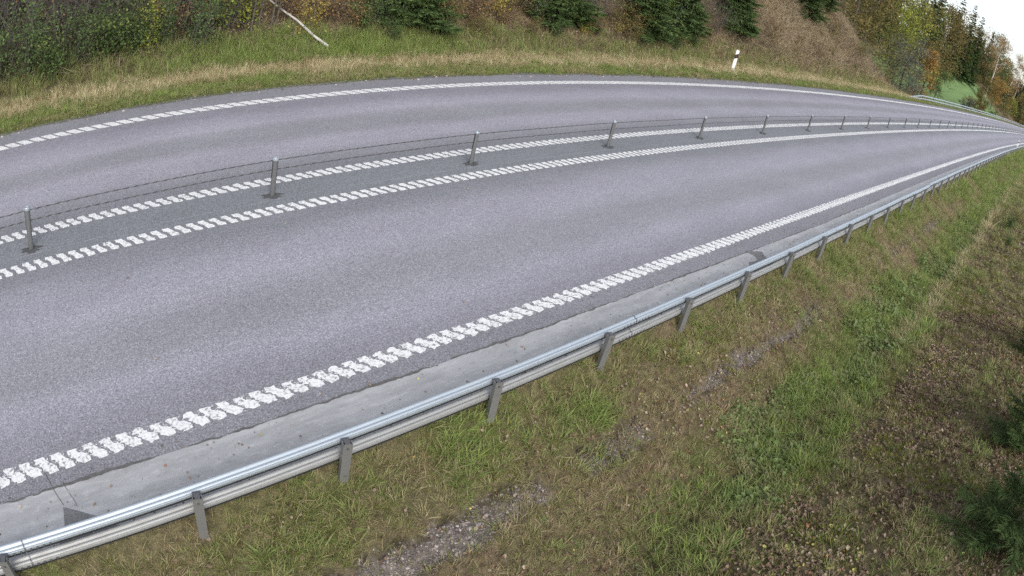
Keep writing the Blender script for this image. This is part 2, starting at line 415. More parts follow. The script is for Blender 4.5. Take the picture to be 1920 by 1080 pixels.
def blot(name, pts, z, mat, parent, seed, rough=.03):
    mb = MB(); pts = np.array(pts, float); q = []
    for k in range(len(pts)):
        a_, b_ = pts[k], pts[(k + 1) % len(pts)]
        for t in np.arange(0, 1, .12): q.append(a_ + (b_ - a_) * t)
    q = np.array(q); q[:, 0] += rough * vn(q[:, 0] * 9, q[:, 1] * 9, seed); q[:, 1] += rough * vn(q[:, 0] * 9, q[:, 1] * 9, seed + 1)
    mb.add(P(q[:, 0], q[:, 1], z), np.arange(len(q))[None]); return mb.obj(name, mat, parent)
M['bare'] = mat_plain('bare_old_asphalt', (.17, .17, .175), .9, 0, .2, .5, 40, .5)
blot('bare_patch', [(-.07, 4.95), (.06, 4.86), (.3, 4.68), (.5, 4.45), (-.3, 4.45), (-.13, 4.72)], .0085, M['bare'], shoulder, 71, .015)
blot('bare_patch', [(13.35, 5.1), (13.75, 4.95), (13.5, 4.45), (12.5, 4.45), (12.85, 4.75), (13.3, 4.8)], .0085, M['bare'], shoulder, 72, .05)
for q0, q1, w in (((-.16, 5.5), (-.06, 4.97), .007), ((.03, 5.28), (.1, 4.9), .006)):
    blot('crack', [(q0[0], q0[1]), (q0[0] + w, q0[1]), (q1[0] + w, q1[1]), (q1[0], q1[1])], .0095, M['crack'], shoulder, 73, .008)

STAMP = {
 'near': ([(-.010, .012), (.124, .012), (.130, -.040), (.164, -.078), (.206, -.098), (.262, -.150), (.254, -.222), (.140, -.240), (.122, -.205), (.074, -.176), (.068, -.132), (.028, -.108), (.030, -.064), (-.010, -.050)], .2235, 5.705),
 'inn': ([(0, 0), (.122, 0), (.142, -.067), (.172, -.12), (.196, -.165), (.24, -.2), (.238, -.275), (.108, -.275), (.088, -.21), (.086, -.165), (.06, -.115), (0, -.066)], .2205, 9.937),
 'inf': ([(0, 0), (.13, .004), (.152, -.07), (.188, -.105), (.2, -.155), (.258, -.196), (.256, -.26), (.116, -.256), (.082, -.19), (.076, -.135), (.0, -.066)], .2265, 11.045),
 'far': ([(0, 0), (.24, 0), (.29, -.06), (.40, -.22), (.46, -.28), (.21, -.28), (.15, -.2), (.05, -.07)], .335, 15.535)}
def stamp_mesh(name, poly, seed, worn):
    rg = np.random.default_rng(seed); mb = MB(); q = []
    poly = np.array(poly) * [1, 1.05 if worn > .005 else 1.0]
    for k in range(len(poly)):
        a_, b_ = poly[k], poly[(k + 1) % len(poly)]
        q += [a_, (a_ + b_) / 2]
    q = np.array(q) + rg.normal(size=(len(q), 2)) * worn
    n = len(q); h = .0052
    v = np.concatenate([np.c_[q, np.full(n, h)], np.c_[q, np.zeros(n)]]); i = np.arange(n); j = (i + 1) % n
    mb.add(v, [np.arange(n)[::-1][None], np.stack([i, j, j + n, i + n], -1)])
    for _ in range(12 if worn > .005 else 0):      # broken flecks of paint in the gap to the next mark
        t = rg.uniform(); c = np.array([.165 + .10 * t + rg.normal() * .018, .0 - .20 * t + rg.normal() * .02]); m = 5; a_ = np.sort(rg.uniform(0, 2 * np.pi, m)); r_ = rg.uniform(.004, .014, m)
        o = np.stack([c[0] + r_ * np.cos(a_) * 1.3, c[1] + r_ * np.sin(a_), np.full(m, .0035)], -1); mb.add(o, np.arange(m)[None])
    return mb.mesh(name, M['paint'])
for key, (poly, pitch, L0) in STAMP.items():
    vm = [stamp_mesh('paint_mark', poly, 100 + k, .0085 if key == 'near' else .004) for k in range(8)]
    rest = MB(); k0 = int(-1.6 / pitch); nearest = 75
    vv = [np.array([v.co[:] for v in m_.vertices]) for m_ in vm]; ff = [[tuple(p.vertices) for p in m_.polygons] for m_ in vm]
    marks = []
    for k in range(k0 - 40, int(420 / pitch)):
        s_ = k * pitch + (.1 if key == 'inn' else .0); j = int(RNG.integers(8))
        th = CURV * max(0, s_ - S0)
        if k0 <= k < k0 + nearest:
            marks.append((vm[j], P(s_, L0, .001), -th))
        else:
            q = vv[j]; rest.add(P(s_ + q[:, 0], L0 + q[:, 1], q[:, 2] + .001), [np.array(f)[None] for f in ff[j]])
    ln = rest.obj('edge_line', M['paint'], road)
    for me_, lo, rz in marks: link('paint_mark', me_, ln, loc=lo, rot=(0, 0, rz))

# ------------------------------------------------------------------ guardrails
def extrude(mb, prof, sv, Lc, zc, t=.5, closed=True):
    """cross-section (towards the road, up) swept along the road"""
    prof = np.array(prof, float); n = len(prof); m = len(sv)
    Lc = np.broadcast_to(Lc, (m,)); zc = np.broadcast_to(zc, (m,))
    S = np.repeat(np.asarray(sv, float)[:, None], n, 1)
    V = P(S, Lc[:, None] + prof[None, :, 0], zc[:, None] + prof[None, :, 1]).reshape(-1, 3)
    i = np.arange(m - 1)[:, None] * n; j = np.arange(n)[None]; k = (j + 1) % n
    f = np.stack([i + j, i + n + j, i + n + k, i + k], -1).reshape(-1, 4)
    mb.add(V, [f, np.arange(n)[None], (np.arange(n)[::-1] + (m - 1) * n)[None]], t)
BEAM = [(x_ * .76, y_ * .58) for x_, y_ in [(-.062, .012), (-.058, .0), (.0, -.006), (.05, .004), (.062, .03), (.066, .07), (.064, .115), (.052, .142), (.034, .148), (.018, .140), (.006, .122), (-.004, .112), (-.016, .112), (-.026, .118), (-.040, .112),
        (-.052, .092), (-.056, .075), (-.049, .066), (-.049, .058), (-.060, .052)]]
def bolt_row(mb, s0, L, z, flip):
    for d in (-.30, -.22, -.14, -.06, .07, .15, .23, .31):
        c = P(s0 + d, L, z); th = np.arange(6) * np.pi / 3
        v = np.concatenate([np.stack([c[0] + .013 * np.cos(th), np.full(6, c[1] - .011), c[2] + .013 * np.sin(th)], -1), np.stack([c[0] + .016 * np.cos(th), np.full(6, c[1] + .004), c[2] + .016 * np.sin(th)], -1)])
        i = np.arange(6); mb.add(v, [np.arange(6)[::-1][None], np.stack([i, (i + 1) % 6, (i + 1) % 6 + 6, i + 6], -1)])

def post_mesh(h, name='post'):
    """folded steel channel, open on one side, with its top edge curled over"""
    w, d, t = .052, .034, .007
    o = [(-w, -d), (w, -d), (w, d), (w - .02, d), (w - .02, d - t), (w - t, d - t), (w - t, -d + t), (-w + t, -d + t), (-w + t, d - t), (-w + .02, d - t), (-w + .02, d), (-w, d)]
    o = np.array(o); n = len(o); mb = MB()
    v = np.concatenate([np.c_[o, np.full(n, -.5)], np.c_[o, np.full(n, h)]]); i = np.arange(n); j = (i + 1) % n
    mb.add(v, [np.stack([i, j, j + n, i + n], -1)])
    for x0, x1 in ((-w, w),): box(mb, x0, x1, -d, -d + t, h - .001, h + .012)
    for (a_, b_) in ((-w, -w + t), (w - t, w)): box(mb, a_, b_, -d, d, h + .0005, h + .006)
    return mb.mesh(name, M['post'])
def bracket_mesh():
    mb = MB(); box(mb, -.045, .045, .03, .096, -.07, -.02); box(mb, -.03, .03, -.02, .06, -.002, .006); box(mb, -.012, .012, -.045, -.034, -.06, -.035)
    return mb.mesh('bracket', M['bolt'])

near_rail = link('guardrail', None, label='galvanised double-beam guardrail between the grey shoulder and the near grass slope', category='guardrail', loc=(0, 0, 0))
joints = [-9.4, -.66, 8.09, 16.9, 25.7, 30.0, 38.7, 47.5, 56.2, 73.7, 91.2, 117., 150., 190.]
for a_, b_ in zip(joints[:-1], joints[1:]):
    up = .055 if a_ >= 29.9 else 0.0
    sv_ = np.linspace(a_ + .006, b_ - .006, max(3, int((b_ - a_) / 1.0)))
    wv = .006 * vn(sv_ * .5, sv_ * 0, 81)
    for nm, z0, mt in (('upper_rail', .296, 'rail_top'), ('lower_rail', .056, 'rail_low')):
        mb = MB(); extrude(mb, BEAM, sv_, 4.345 + wv, z0 + wv + (up if nm[0] == 'u' else up * .5))
        r_ = mb.obj(nm, M[mt], near_rail)
        mb = MB(); extrude(mb, [(-.0455, -.024), (-.030, -.024), (-.030, -.0005), (-.0455, -.0005)], sv_, 4.345 + wv, z0 + wv + (up if nm[0] == 'u' else up * .5)); mb.obj('beam_shade_strip', M['dark'], r_)  # near-black strip added below each beam as painted-in shade
        if a_ < 26 and a_ > -5:
            mb = MB(); bolt_row(mb, a_, 4.345 - .0455, z0 + .0165, 1); mb.obj('bolts', M['bolt'], r_, kind='stuff')
            mb = MB(); extrude(mb, [(x * 1.06, y * 1.03 + .002) for x, y in BEAM], np.array([a_ - .012, a_ + .012]), 4.345, z0 - .003); mb.obj('splice', M['bolt'], r_)
gp = [-3.05, -.95, 1.33, 3.08] + [5.2266 + 2.1199 * k for k in range(60)]
pm = post_mesh(.385); bm_ = bracket_mesh()
for k, s_ in enumerate(gp):
    th = CURV * max(0, s_ - S0)
    p_ = link('post', pm, near_rail, loc=P(s_, 4.211, .06 if s_ > 30 else 0), rot=(RNG.normal() * .02, RNG.normal() * .02, -th - .28))
    if s_ < 20: link('bracket', bm_, p_, loc=(0, 0, .385))

far_rail = link('guardrail', None, label='distant galvanised guardrail starting beside the far edge of the road with a ramped end', category='guardrail')
sv_ = lin((76, 90, .6), (90, 330, 4)); rise = sst(sv_, 75.5, 83)
for nm, z0, k in (('upper_rail', .50, 1), ('lower_rail', .20, .6)):
    for a_, b_ in ((0, 22), (21, 60), (59, len(sv_))):
        mb = MB(); q = sv_[a_:b_]; extrude(mb, [(-x * 1.5, y * 1.9) for x, y in BEAM[::-1]], q, 17.25 + .5 * (1 - rise[a_:b_]), (z0 + .2 * k) * rise[a_:b_] - .12)
        mb.obj(nm, M['rail_top'], far_rail)
pm2 = post_mesh(.60)
for s_ in np.arange(79, 240, 4.0):
    link('post', pm2, far_rail, loc=P(s_, 17.42, -.12 + .0 * s_), rot=(0, 0, math.pi), scale=(1, 1, float(sst(s_, 75.5, 83))))

# ------------------------------------------------------------------ cable barrier in the middle of the road
def cable_post():
    root = link('cable_barrier_post', None)
    mb = MB(); n = 16; th = np.arange(n) * 2 * np.pi / n
    zs = [-.1, .02, .3, .6, .712]
    V = np.concatenate([np.stack([.050 * np.cos(th), .040 * np.sin(th), np.full(n, z)], -1) for z in zs])
    i = np.arange(n); fs = [np.stack([i + r * n, (i + 1) % n + r * n, (i + 1) % n + (r + 1) * n, i + (r + 1) * n], -1) for r in range(len(zs) - 1)]
    mb.add(V, fs); mb.obj('shaft', M['cable_post'], root)
    mb = MB(); box(mb, -.0535, -.046, -.010, .010, .36, .700); box(mb, .046, .0535, -.010, .010, .36, .700); mb.obj('slot', M['dark'], root)
    mb = MB(); n = 18; th = np.arange(n) * 2 * np.pi / n; prof = [(.056, .700), (.060, .706), (.060, .744), (.055, .752), (.026, .754), (.022, .748), (.001, .747)]
    V = np.concatenate([np.stack([r * np.cos(th), r * .84 * np.sin(th), np.full(n, z)], -1) for r, z in prof]); i = np.arange(n)
    mb.add(V, [np.stack([i + r * n, (i + 1) % n + r * n, (i + 1) % n + (r + 1) * n, i + (r + 1) * n], -1) for r in range(len(prof) - 1)]); mb.obj('cap', M['cap'], root)
    mb = MB(); n = 40; th = np.arange(n) * 2 * np.pi / n; r = .13 + .05 * vn(th * 2.2, th * 0, 91) + .04 * vn(th * 5, th * 0, 92)
    V = np.concatenate([np.stack([r * 1.35 * np.cos(th), r * .85 * np.sin(th), np.full(n, .006)], -1), np.stack([.07 * np.cos(th), .055 * np.sin(th), np.full(n, .018)], -1)]); i = np.arange(n)
    mb.add(V, [np.stack([i, (i + 1) % n, (i + 1) % n + n, i + n], -1)]); mb.obj('base_collar', M['tar'], root)
    return root
ORD = 'first second third fourth fifth sixth seventh eighth ninth tenth eleventh twelfth thirteenth fourteenth fifteenth sixteenth seventeenth eighteenth'.split()
cp = cable_post()
for k in range(46):
    s_ = .5547 + 4.7278 * k; o = cp if k == 0 else copy_tree(cp)
    o.location = P(s_, 10.339, 0); o.rotation_euler = (RNG.normal() * .012, RNG.normal() * .012, -CURV * max(0, s_ - S0) + RNG.normal() * .15)
    o['category'] = 'barrier post'; o['group'] = 'posts of the cable barrier'
    if k < 18: o['label'] = 'grey steel cable barrier post, %s in the row counted from the photo\'s left edge' % ORD[k]
    else: o['label'] = 'small distant cable barrier post in the crowded far end of the row'
def rope(z, lab):
    mb = MB(); n = 9; sv_ = lin((-30, 24, .028), (24, 60, .3), (60, 330, 5))
    an = np.arange(n) * 2 * np.pi / n; ph = sv_ * 2 * np.pi / .55
    rr = .0088 * (1 + .30 * np.cos(3 * an))
    sag = z + .004 * np.cos((sv_ - .5547) / 4.7278 * 2 * np.pi)
    a_ = an[None] + np.where(sv_ < 24, ph, 0)[:, None]
    V = P(np.repeat(sv_[:, None], n, 1), 10.339 + rr[None] * np.cos(a_), sag[:, None] + rr[None] * np.sin(a_)).reshape(-1, 3)
    i = np.arange(len(sv_) - 1)[:, None] * n; j = np.arange(n)[None]; k = (j + 1) % n
    mb.add(V, np.stack([i + j, i + n + j, i + n + k, i + k], -1).reshape(-1, 4))
    mb.obj('steel_cable', M['rope'], label=lab, category='cable', group='cables of the median barrier')
rope(.685, 'upper twisted steel cable strung through the row of median posts')
rope(.505, 'lower twisted steel cable strung through the row of median posts')

# ------------------------------------------------------------------ delineators
def delineator(s_, L_, z_, h, lab, rz):
    root = link('delineator_post', None, label=lab, category='delineator', loc=P(s_, L_, z_), rot=(0, 0, rz))
    def seg(z0, z1, sl0, sl1, mat, nm, g=0.0):
        mb = MB(); o = np.array([(-.088 - g, -.025 - g), (.088 + g, -.025 - g), (.065, .05 + g), (-.065, .05 + g)]); n = 4
        v = np.concatenate([np.c_[o, z0 + sl0 * o[:, 0]], np.c_[o, z1 + sl1 * o[:, 0]]]); i = np.arange(n); j = (i + 1) % n
        mb.add(v, [np.stack([i, j, j + n, i + n], -1), np.arange(4)[::-1][None], (np.arange(4) + 4)[None]]); return mb.obj(nm, M[mat], root)
    seg(-.3, h * .62, 0, .55, 'white', 'shaft'); b_ = seg(h * .62 + .001, h * .815, .55, .55, 'black', 'black_band', .002); seg(h * .815 + .001, h, .55, -.1, 'white', 'top')
    mb = MB(); box(mb, -.022, .022, -.034, -.0275, h * .69, h * .75); mb.obj('reflector', M['reflector'], b_)
    return root
delineator(34.85, 17.86, 0, 1.32, 'white roadside delineator post with slanted black band on the far verge', -.9)
delineator(104.0, 4.95, 0, 1.1, 'tiny far delineator post at the end of the near edge line', -1.4)

# ------------------------------------------------------------------ scattering of uncountable small growth
def variants(name, meshes):
    c = bpy.data.collections.new(name)
    for k, m_ in enumerate(meshes):
        c.objects.link(bpy.data.objects.new('%s_%02d' % (name, k), m_))
    return c
def scatter(name, coll, nvar, pts, rot, scl, tint, label, category, idx=None, parent=None):
    n = len(pts); me = bpy.data.meshes.new(name); me.vertices.add(n); me.vertices.foreach_set('co', pts.astype(np.float32).ravel())
    a = me.attributes.new('rot', 'FLOAT_VECTOR', 'POINT'); a.data.foreach_set('vector', rot.astype(np.float32).ravel())
    a = me.attributes.new('scl', 'FLOAT', 'POINT'); a.data.foreach_set('value', np.broadcast_to(scl, (n,)).astype(np.float32))
    a = me.attributes.new('tint', 'FLOAT', 'POINT'); a.data.foreach_set('value', np.broadcast_to(tint, (n,)).astype(np.float32))
    a = me.attributes.new('vi', 'INT', 'POINT'); a.data.foreach_set('value', (RNG.integers(0, nvar, n) if idx is None else idx).astype(np.int32))
    g = bpy.data.node_groups.new(name, 'GeometryNodeTree')
    g.interface.new_socket('Geometry', in_out='INPUT', socket_type='NodeSocketGeometry'); g.interface.new_socket('Geometry', in_out='OUTPUT', socket_type='NodeSocketGeometry')
    N = g.nodes; gi = N.new('NodeGroupInput'); go = N.new('NodeGroupOutput'); ip = N.new('GeometryNodeInstanceOnPoints'); ci = N.new('GeometryNodeCollectionInfo')
    ci.inputs['Collection'].default_value = coll; ci.inputs['Separate Children'].default_value = True; ci.inputs['Reset Children'].default_value = True
    def na(t, nm):
        x = N.new('GeometryNodeInputNamedAttribute'); x.data_type = t; x.inputs['Name'].default_value = nm
        return next(o for o in x.outputs if o.enabled and o.name == 'Attribute')
    ip.inputs['Pick Instance'].default_value = True
    Lk = g.links.new
    Lk(gi.outputs[0], ip.inputs['Points']); Lk(ci.outputs[0], ip.inputs['Instance']); Lk(na('INT', 'vi'), ip.inputs['Instance Index'])
    Lk(na('FLOAT_VECTOR', 'rot'), ip.inputs['Rotation']); Lk(na('FLOAT', 'scl'), ip.inputs['Scale']); Lk(ip.outputs[0], go.inputs[0])
    o = link(name, me, parent, label=label, category=category, kind='stuff')
    md = o.modifiers.new('scatter', 'NODES'); md.node_group = g
    return o

def tuft(seed, nb, h, spread, lean, w, comb=0.0):
    """a tuft of arching blades; comb leans all blades one way"""
    rg = np.random.default_rng(seed); mb = MB()
    for _ in range(nb):
        a = rg.uniform(0, 2 * np.pi); r = spread * math.sqrt(rg.uniform()); b0 = np.array([r * math.cos(a), r * math.sin(a), -.01])
        a2 = a + rg.normal() * .7; hh = h * rg.uniform(.5, 1.15); ln = lean * rg.uniform(.3, 1.3)
        d = np.array([math.cos(a2), math.sin(a2), 0]) * ln + np.array([comb, -comb * .3, 0]); sd = np.array([-d[1], d[0], 0]); sd /= np.linalg.norm(sd) + 1e-6
        sd = sd * .8 + np.array([rg.normal(), rg.normal(), 0]) * .3
        ts = np.array([0, .38, .75, 1.0]); pts = [b0 + d * hh * t ** 1.7 + np.array([0, 0, hh * (t - .42 * np.linalg.norm(d) * t ** 2.2)]) for t in ts]
        ww = w * rg.uniform(.6, 1.3) * np.array([.8, 1, .65]); v = []
        for p_, q in zip(pts[:3], ww): v += [p_ - sd * q / 2, p_ + sd * q / 2]
        v.append(pts[3]); mb.add(v, [np.array([(0, 1, 3, 2), (2, 3, 5, 4)]), np.array([(4, 5, 6)])], rg.uniform())
    return mb
def leaf_mesh(seed, sz, curl):
    """a fallen leaf: pointed oval, folded and curled"""
    rg = np.random.default_rng(seed); mb = MB(); xs = np.array([-.5, -.28, 0, .28, .5]); wd = np.array([.03, .30, .38, .26, .02])
    cz = curl * (xs * 2) ** 2; v = []
    for x, w, z in zip(xs, wd, cz):
        e = curl * rg.uniform(.4, 1.2); v += [(x, -w, z * .6 + e * w), (x, 0, z * .2), (x, w, z * .6 + e * w * rg.uniform(.3, 1.2))]
    v = np.array(v) * sz; f = []
    for k in range(4):
        for j in range(2): f.append((k * 3 + j, k * 3 + j + 1, k * 3 + 4 + j, k * 3 + 3 + j))
    mb.add(v, np.array(f), .5); return mb
def herb(seed, n, sz, h, spread):
    """low broad-leaved weed"""
    rg = np.random.default_rng(seed); mb = MB(); pos = rg.normal(size=(n, 3)) * spread; pos[:, 2] = rg.uniform(.2, 1, n) * h * np.exp(-(pos[:, 0] ** 2 + pos[:, 1] ** 2) / (3 * spread ** 2))
    leaves(mb, pos, sz * rg.uniform(.6, 1.3, n), rg.uniform(size=n), .75, rg, .75, .2)
    for k in range(0, n, 3): tube(mb, [(pos[k, 0] * .3, pos[k, 1] * .3, -.02), pos[k] * [.7, .7, .6], pos[k]], [.003, .0025, .002], 3, .4, False)
    return mb
def stone(seed, flat=.6):
    rg = np.random.default_rng(seed); mb = MB(); n = 7; v = []
    for z, r in ((-.35, .7), (.1, 1.0), (.42, .6)):
        for k in range(n):
            a = 2 * np.pi * k / n; q = r * rg.uniform(.8, 1.15) * .5; v.append((q * math.cos(a), q * math.sin(a) * .8, z * flat + rg.normal() * .03))
    f = [(i + r * n, (i + 1) % n + r * n, (i + 1) % n + (r + 1) * n, i + (r + 1) * n) for r in range(2) for i in range(n)]
    mb.add(v, [np.array(f), (np.arange(n) + 2 * n)[None]], rg.uniform()); return mb
def twigs(seed, n, ln, rad, up):
    rg = np.random.default_rng(seed); mb = MB()
    for _ in range(n):
        a = rg.uniform(0, 2 * np.pi); p0 = np.array([rg.normal() * .12, rg.normal() * .12, 0]); d = np.array([math.cos(a), math.sin(a), up * rg.uniform(.2, 1.6)]); d /= np.linalg.norm(d)
        l = ln * rg.uniform(.5, 1.2); k = rg.normal(size=3) * .12 * l
        tube(mb, [p0, p0 + d * l * .4 + k * .4, p0 + d * l * .75 + k, p0 + d * l + k * .6 - [0, 0, .15 * l]], [rad, rad * .8, rad * .6, rad * .3], 3, rg.uniform(), False)
    return mb

GREEN = [(.0, (.45, .37, .22)), (.2, (.36, .31, .16)), (.4, (.295, .285, .115)), (.62, (.245, .285, .092)), (.82, (.20, .285, .082)), (1.0, (.29, .36, .09))]
M['grass'] = mat_foliage('grass_blades', GREEN)
M['straw'] = mat_foliage('straw_blades', [(0, (.28, .19, .11)), (.35, (.40, .31, .175)), (.7, (.54, .45, .26)), (1, (.62, .54, .34))])
M['herb'] = mat_foliage('herb_leaves', [(0, (.21, .22, .10)), (.4, (.17, .235, .08)), (.7, (.23, .30, .105)), (1, (.40, .42, .14))])
M['litter'] = mat_foliage('leaf_litter', [(0, (.08, .05, .034)), (.25, (.17, .108, .072)), (.5, (.27, .185, .13)), (.72, (.37, .28, .205)), (.88, (.54, .44, .33)), (.95, (.40, .17, .07)), (1, (.58, .52, .17))], True, .15, .1)
M['gravel'] = mat_foliage('gravel_stones', [(0, (.09, .078, .07)), (.4, (.17, .145, .132)), (.75, (.25, .215, .195)), (1, (.40, .355, .33))], True, 0, .5, .9)
M['twig'] = mat_foliage('dead_stalks', [(0, (.06, .045, .03)), (.4, (.155, .115, .072)), (.7, (.26, .20, .125)), (1, (.36, .29, .19))], True, 0, .5)
M['moss'] = mat_foliage('moss_tips', [(0, (.17, .165, .05)), (.5, (.22, .23, .05)), (1, (.30, .30, .06))], True, .3, .5)
V_grass = variants('grass_tuft', [tuft(200 + k, 15, .18, .075, .8, .0075, .3).mesh('grass_tuft', M['grass']) for k in range(6)])
V_straw = variants('straw_tuft', [tuft(220 + k, 18, .17, .07, 1.05, .0052, .35).mesh('straw_tuft', M['straw']) for k in range(5)])
V_tall = variants('tall_tuft', [tuft(240 + k, 18, .42, .11, .65, .010, .2).mesh('tall_tuft', M['grass']) for k in range(5)])
V_tallstraw = variants('tall_straw', [tuft(260 + k, 18, .36, .12, .5, .008, .12).mesh('tall_straw', M['straw']) for k in range(5)])
V_herb = variants('herb', [herb(280 + k, 16, .055, .10, .06).mesh('herb', M['herb']) for k in range(4)])
V_leaf = variants('leaf', [leaf_mesh(300 + k, .06, .12 + .08 * k).mesh('leaf', M['litter']) for k in range(5)])
V_stone = variants('stone', [stone(320 + k).mesh('stone', M['gravel']) for k in range(4)])
V_twig = variants('twig', [twigs(340 + k, 9, .5, .006, .7).mesh('twig', M['twig']) for k in range(5)])
V_moss = variants('moss', [tuft(360 + k, 24, .05, .06, .6, .007).mesh('moss', M['moss']) for k in range(4)])

def spots(n, s0, s1, L0, L1, rng=RNG):
    return rng.uniform(s0, s1, n), rng.uniform(L0, L1, n)
def put(name, coll, nv, s, L, keep, scl, tint, label, cat, tilt=.18, dz=0.0):
    k = RNG.uniform(size=len(s)) < keep
    s, L = s[k], L[k]; n = len(s)
    rot = np.stack([RNG.normal(size=n) * tilt, RNG.normal(size=n) * tilt, RNG.uniform(0, 2 * np.pi, n)], -1)
    sc = (scl if np.isscalar(scl) else scl[k]) * RNG.uniform(.65, 1.35, n)
    ti = (tint if np.isscalar(tint) else tint[k]) + RNG.normal(size=n) * .15
    return scatter(name, coll, nv, P(s, L, zg(s, L) + dz), rot, sc, np.clip(ti, 0, 1), label, cat)
def zones(*zz):
    """stacked sampling zones (count, s0, s1, L0, L1, size factor)"""
    S, Lx, K = [], [], []
    for n, a_, b_, c_, d_, k_ in zz:
        s, L = spots(n, a_, b_, c_, d_); S.append(s); Lx.append(L); K.append(np.full(n, k_))
    return np.concatenate(S), np.concatenate(Lx), np.concatenate(K)

# near verge
s, L, K = zones((26000, -2.5, 15, -3.2, 4.42, 1.0), (15000, 15, 32, -3, 4.42, 1.35), (9000, 32, 75, -3, 4.2, 2.2), (5000, 75, 190, -2, 4.2, 4.0))
g = near_green(s, L); bank = 1 - sst(L, .6, 1.4); gv = gravel_mask(s, L); stl = straw_line(s, L)
put('grass', V_grass, 6, s, L, (.32 + .68 * g) * (1 - .5 * bank * (s < 40)) * (1 - .8 * gv) * (1 - .6 * stl), K * (.66 + .5 * g), .28 + .50 * g + .22 * vn(s * 2.2, L * 2.2, 401), 'olive and green grass covering the near roadside slope', 'grass')
s, L, K = zones((12000, -2.5, 15, -3.2, 4.42, 1.0), (7000, 15, 32, -3, 4.42, 1.3), (3500, 32, 75, -3, 4.2, 2.2))
g = near_green(s, L); bank = 1 - sst(L, .6, 1.4); gv = gravel_mask(s, L); stl = straw_line(s, L)
put('dry_grass', V_straw, 5, s, L, np.clip((.70 - .70 * g) * (1 - .85 * bank) + 1.2 * stl, 0, 1) * (1 - .9 * gv), K * (.75 + .7 * stl), .32 + .35 * stl + .2 * vn(s * 1.5, L * 1.5, 402), 'dry straw-coloured grass matted among the green on the near slope', 'grass')
s, L, K = zones((2000, 7, 15, 1.2, 3.0, .9), (2100, 14, 36, 1.2, 3.0, 1.35), (900, -2, 15, -3, 4.2, .8))
g = near_green(s, L); cl = sst(vn(s * .75, L * 1.3, 403) + .35 * vn(s * 2.2, L * 2.6, 413) + .3 * g, .1, .6) * (1 - sst(L, 2.6, 3.1))
put('ditch_weeds', V_herb, 4, s, L, cl * (1 - gravel_mask(s, L)), K * (.8 + .6 * g), .35 + .3 * vn(s * 2, L * 2, 404), 'broad-leaved green weeds growing along the ditch bottom', 'weeds')
s, L, K = zones((46000, 3, 20, -4.2, 1.5, .95), (11000, 20, 45, -4, 1.2, 1.5), (11000, -2.5, 15, 1.4, 4.2, .8))
lm = sst(vn(s * .9, L * .9, 405) + .5 * vn(s * 2.3, L * 2.3, 406), -.35, .55)
dens = np.where(L < 1.5, (.30 + .7 * lm) * (1 - sst(L, .5, 1.45) * .65), .2 + .5 * lm)
put('fallen_leaves', V_leaf, 5, s, L, dens, K * (.85 + .35 * RNG.uniform(size=len(s)) ** 3), np.clip(.42 + .22 * vn(s * .7, L * .7, 407) + .22 * RNG.normal(size=len(s)), 0, 1), 'brown autumn leaves fallen over the bank and slope', 'leaves', .45, .03)
s, L, K = zones((16000, 3, 22, -4.2, 1.4, 1.0), (6500, -2.5, 12, 1.4, 4.2, .9), (3500, 22, 45, -3.5, 1., 1.5))
mm = sst(vn(s * .8, L * .8, 408) + .4 * vn(s * 2, L * 2, 409), .12, .5)
put('moss', V_moss, 4, s, L, .25 + .75 * mm, K * 1.25, .5 + .3 * vn(s, L, 410), 'yellow-green moss cushions among the leaves on the bank', 'moss')
s, L, K = zones((15000, -2.5, 5.5, 2.6, 3.9, .034), (4500, 5, 8, 2.8, 3.8, .034), (11000, 8, 15, 2.6, 3.9, .036), (3500, 19, 32, 2.6, 3.9, .06))
put('gravel', V_stone, 4, s, L, gravel_mask(s, L) ** 1.2, K * (.55 + .9 * RNG.uniform(size=len(s)) ** 3), .45 + .2 * RNG.normal(size=len(s)), 'grey-pink gravel washed bare in runnels below the guardrail', 'gravel', .5, .004)
s, L, K = zones((500, 3, 20, -3.5, 4, .45))
put('dead_stalks', V_twig, 5, s, L, .6, K, .55, 'thin dead stalks lying in the near grass', 'stalks', 1.0, .03)

# far verge: short green strip, pale dry strip, rough growth on the bank
s, L, K = zones((9000, -3, 25, 16.2, 17.65, 1.0), (9000, 25, 90, 16.25, 17.7, 1.5), (2500, -3, 60, 17.4, 18.6, 1.4))
ed = sst(L + .12 * vn(s * 1.5, L * 0, 420), 16.28, 16.55)
put('verge_grass', V_grass, 6, s, L, ed, K * .85, .58 + .25 * vn(s * .6, L * 2, 421) + .12 * vn(s * 2, L * 4, 431), 'short green grass strip along the far road edge', 'grass')
s, L, K = zones((6500, -3, 25, 17.05, 18.5, 1.0), (7000, 25, 85, 17.05, 18.6, 1.35))
put('verge_straw', V_tallstraw, 5, s, L, sst(L + .2 * vn(s, L * 0, 422), 17.1, 17.5) * (.62 + .38 * vn(s * 1.2, L * 1.5, 430)), K * .66, .72 + .2 * vn(s * .8, L, 423), 'pale dry grass band behind the green strip on the far verge', 'grass')
s, L, K = zones((5200, -4, 26, 18.2, 20.6, 1.0), (4200, 26, 80, 18.2, 19.8, 1.2))
gg = np.exp(-((s - 11.5) / 5.5) ** 2) + .35 * vn(s * .5, L * .7, 424)
put('bank_grass', V_tall, 5, s, L, np.clip(.35 + .7 * gg, .1, 1) * (1 - sst(L, 19.6, 20.7)), K * .95, np.clip(.48 + .28 * gg, 0, .85), 'rough tall green grass at the foot of the far bank', 'grass')
s, L, K = zones((26000, -5, 40, 18.7, 25.5, 1.4), (9000, 40, 82, 18.9, 25, 1.9))
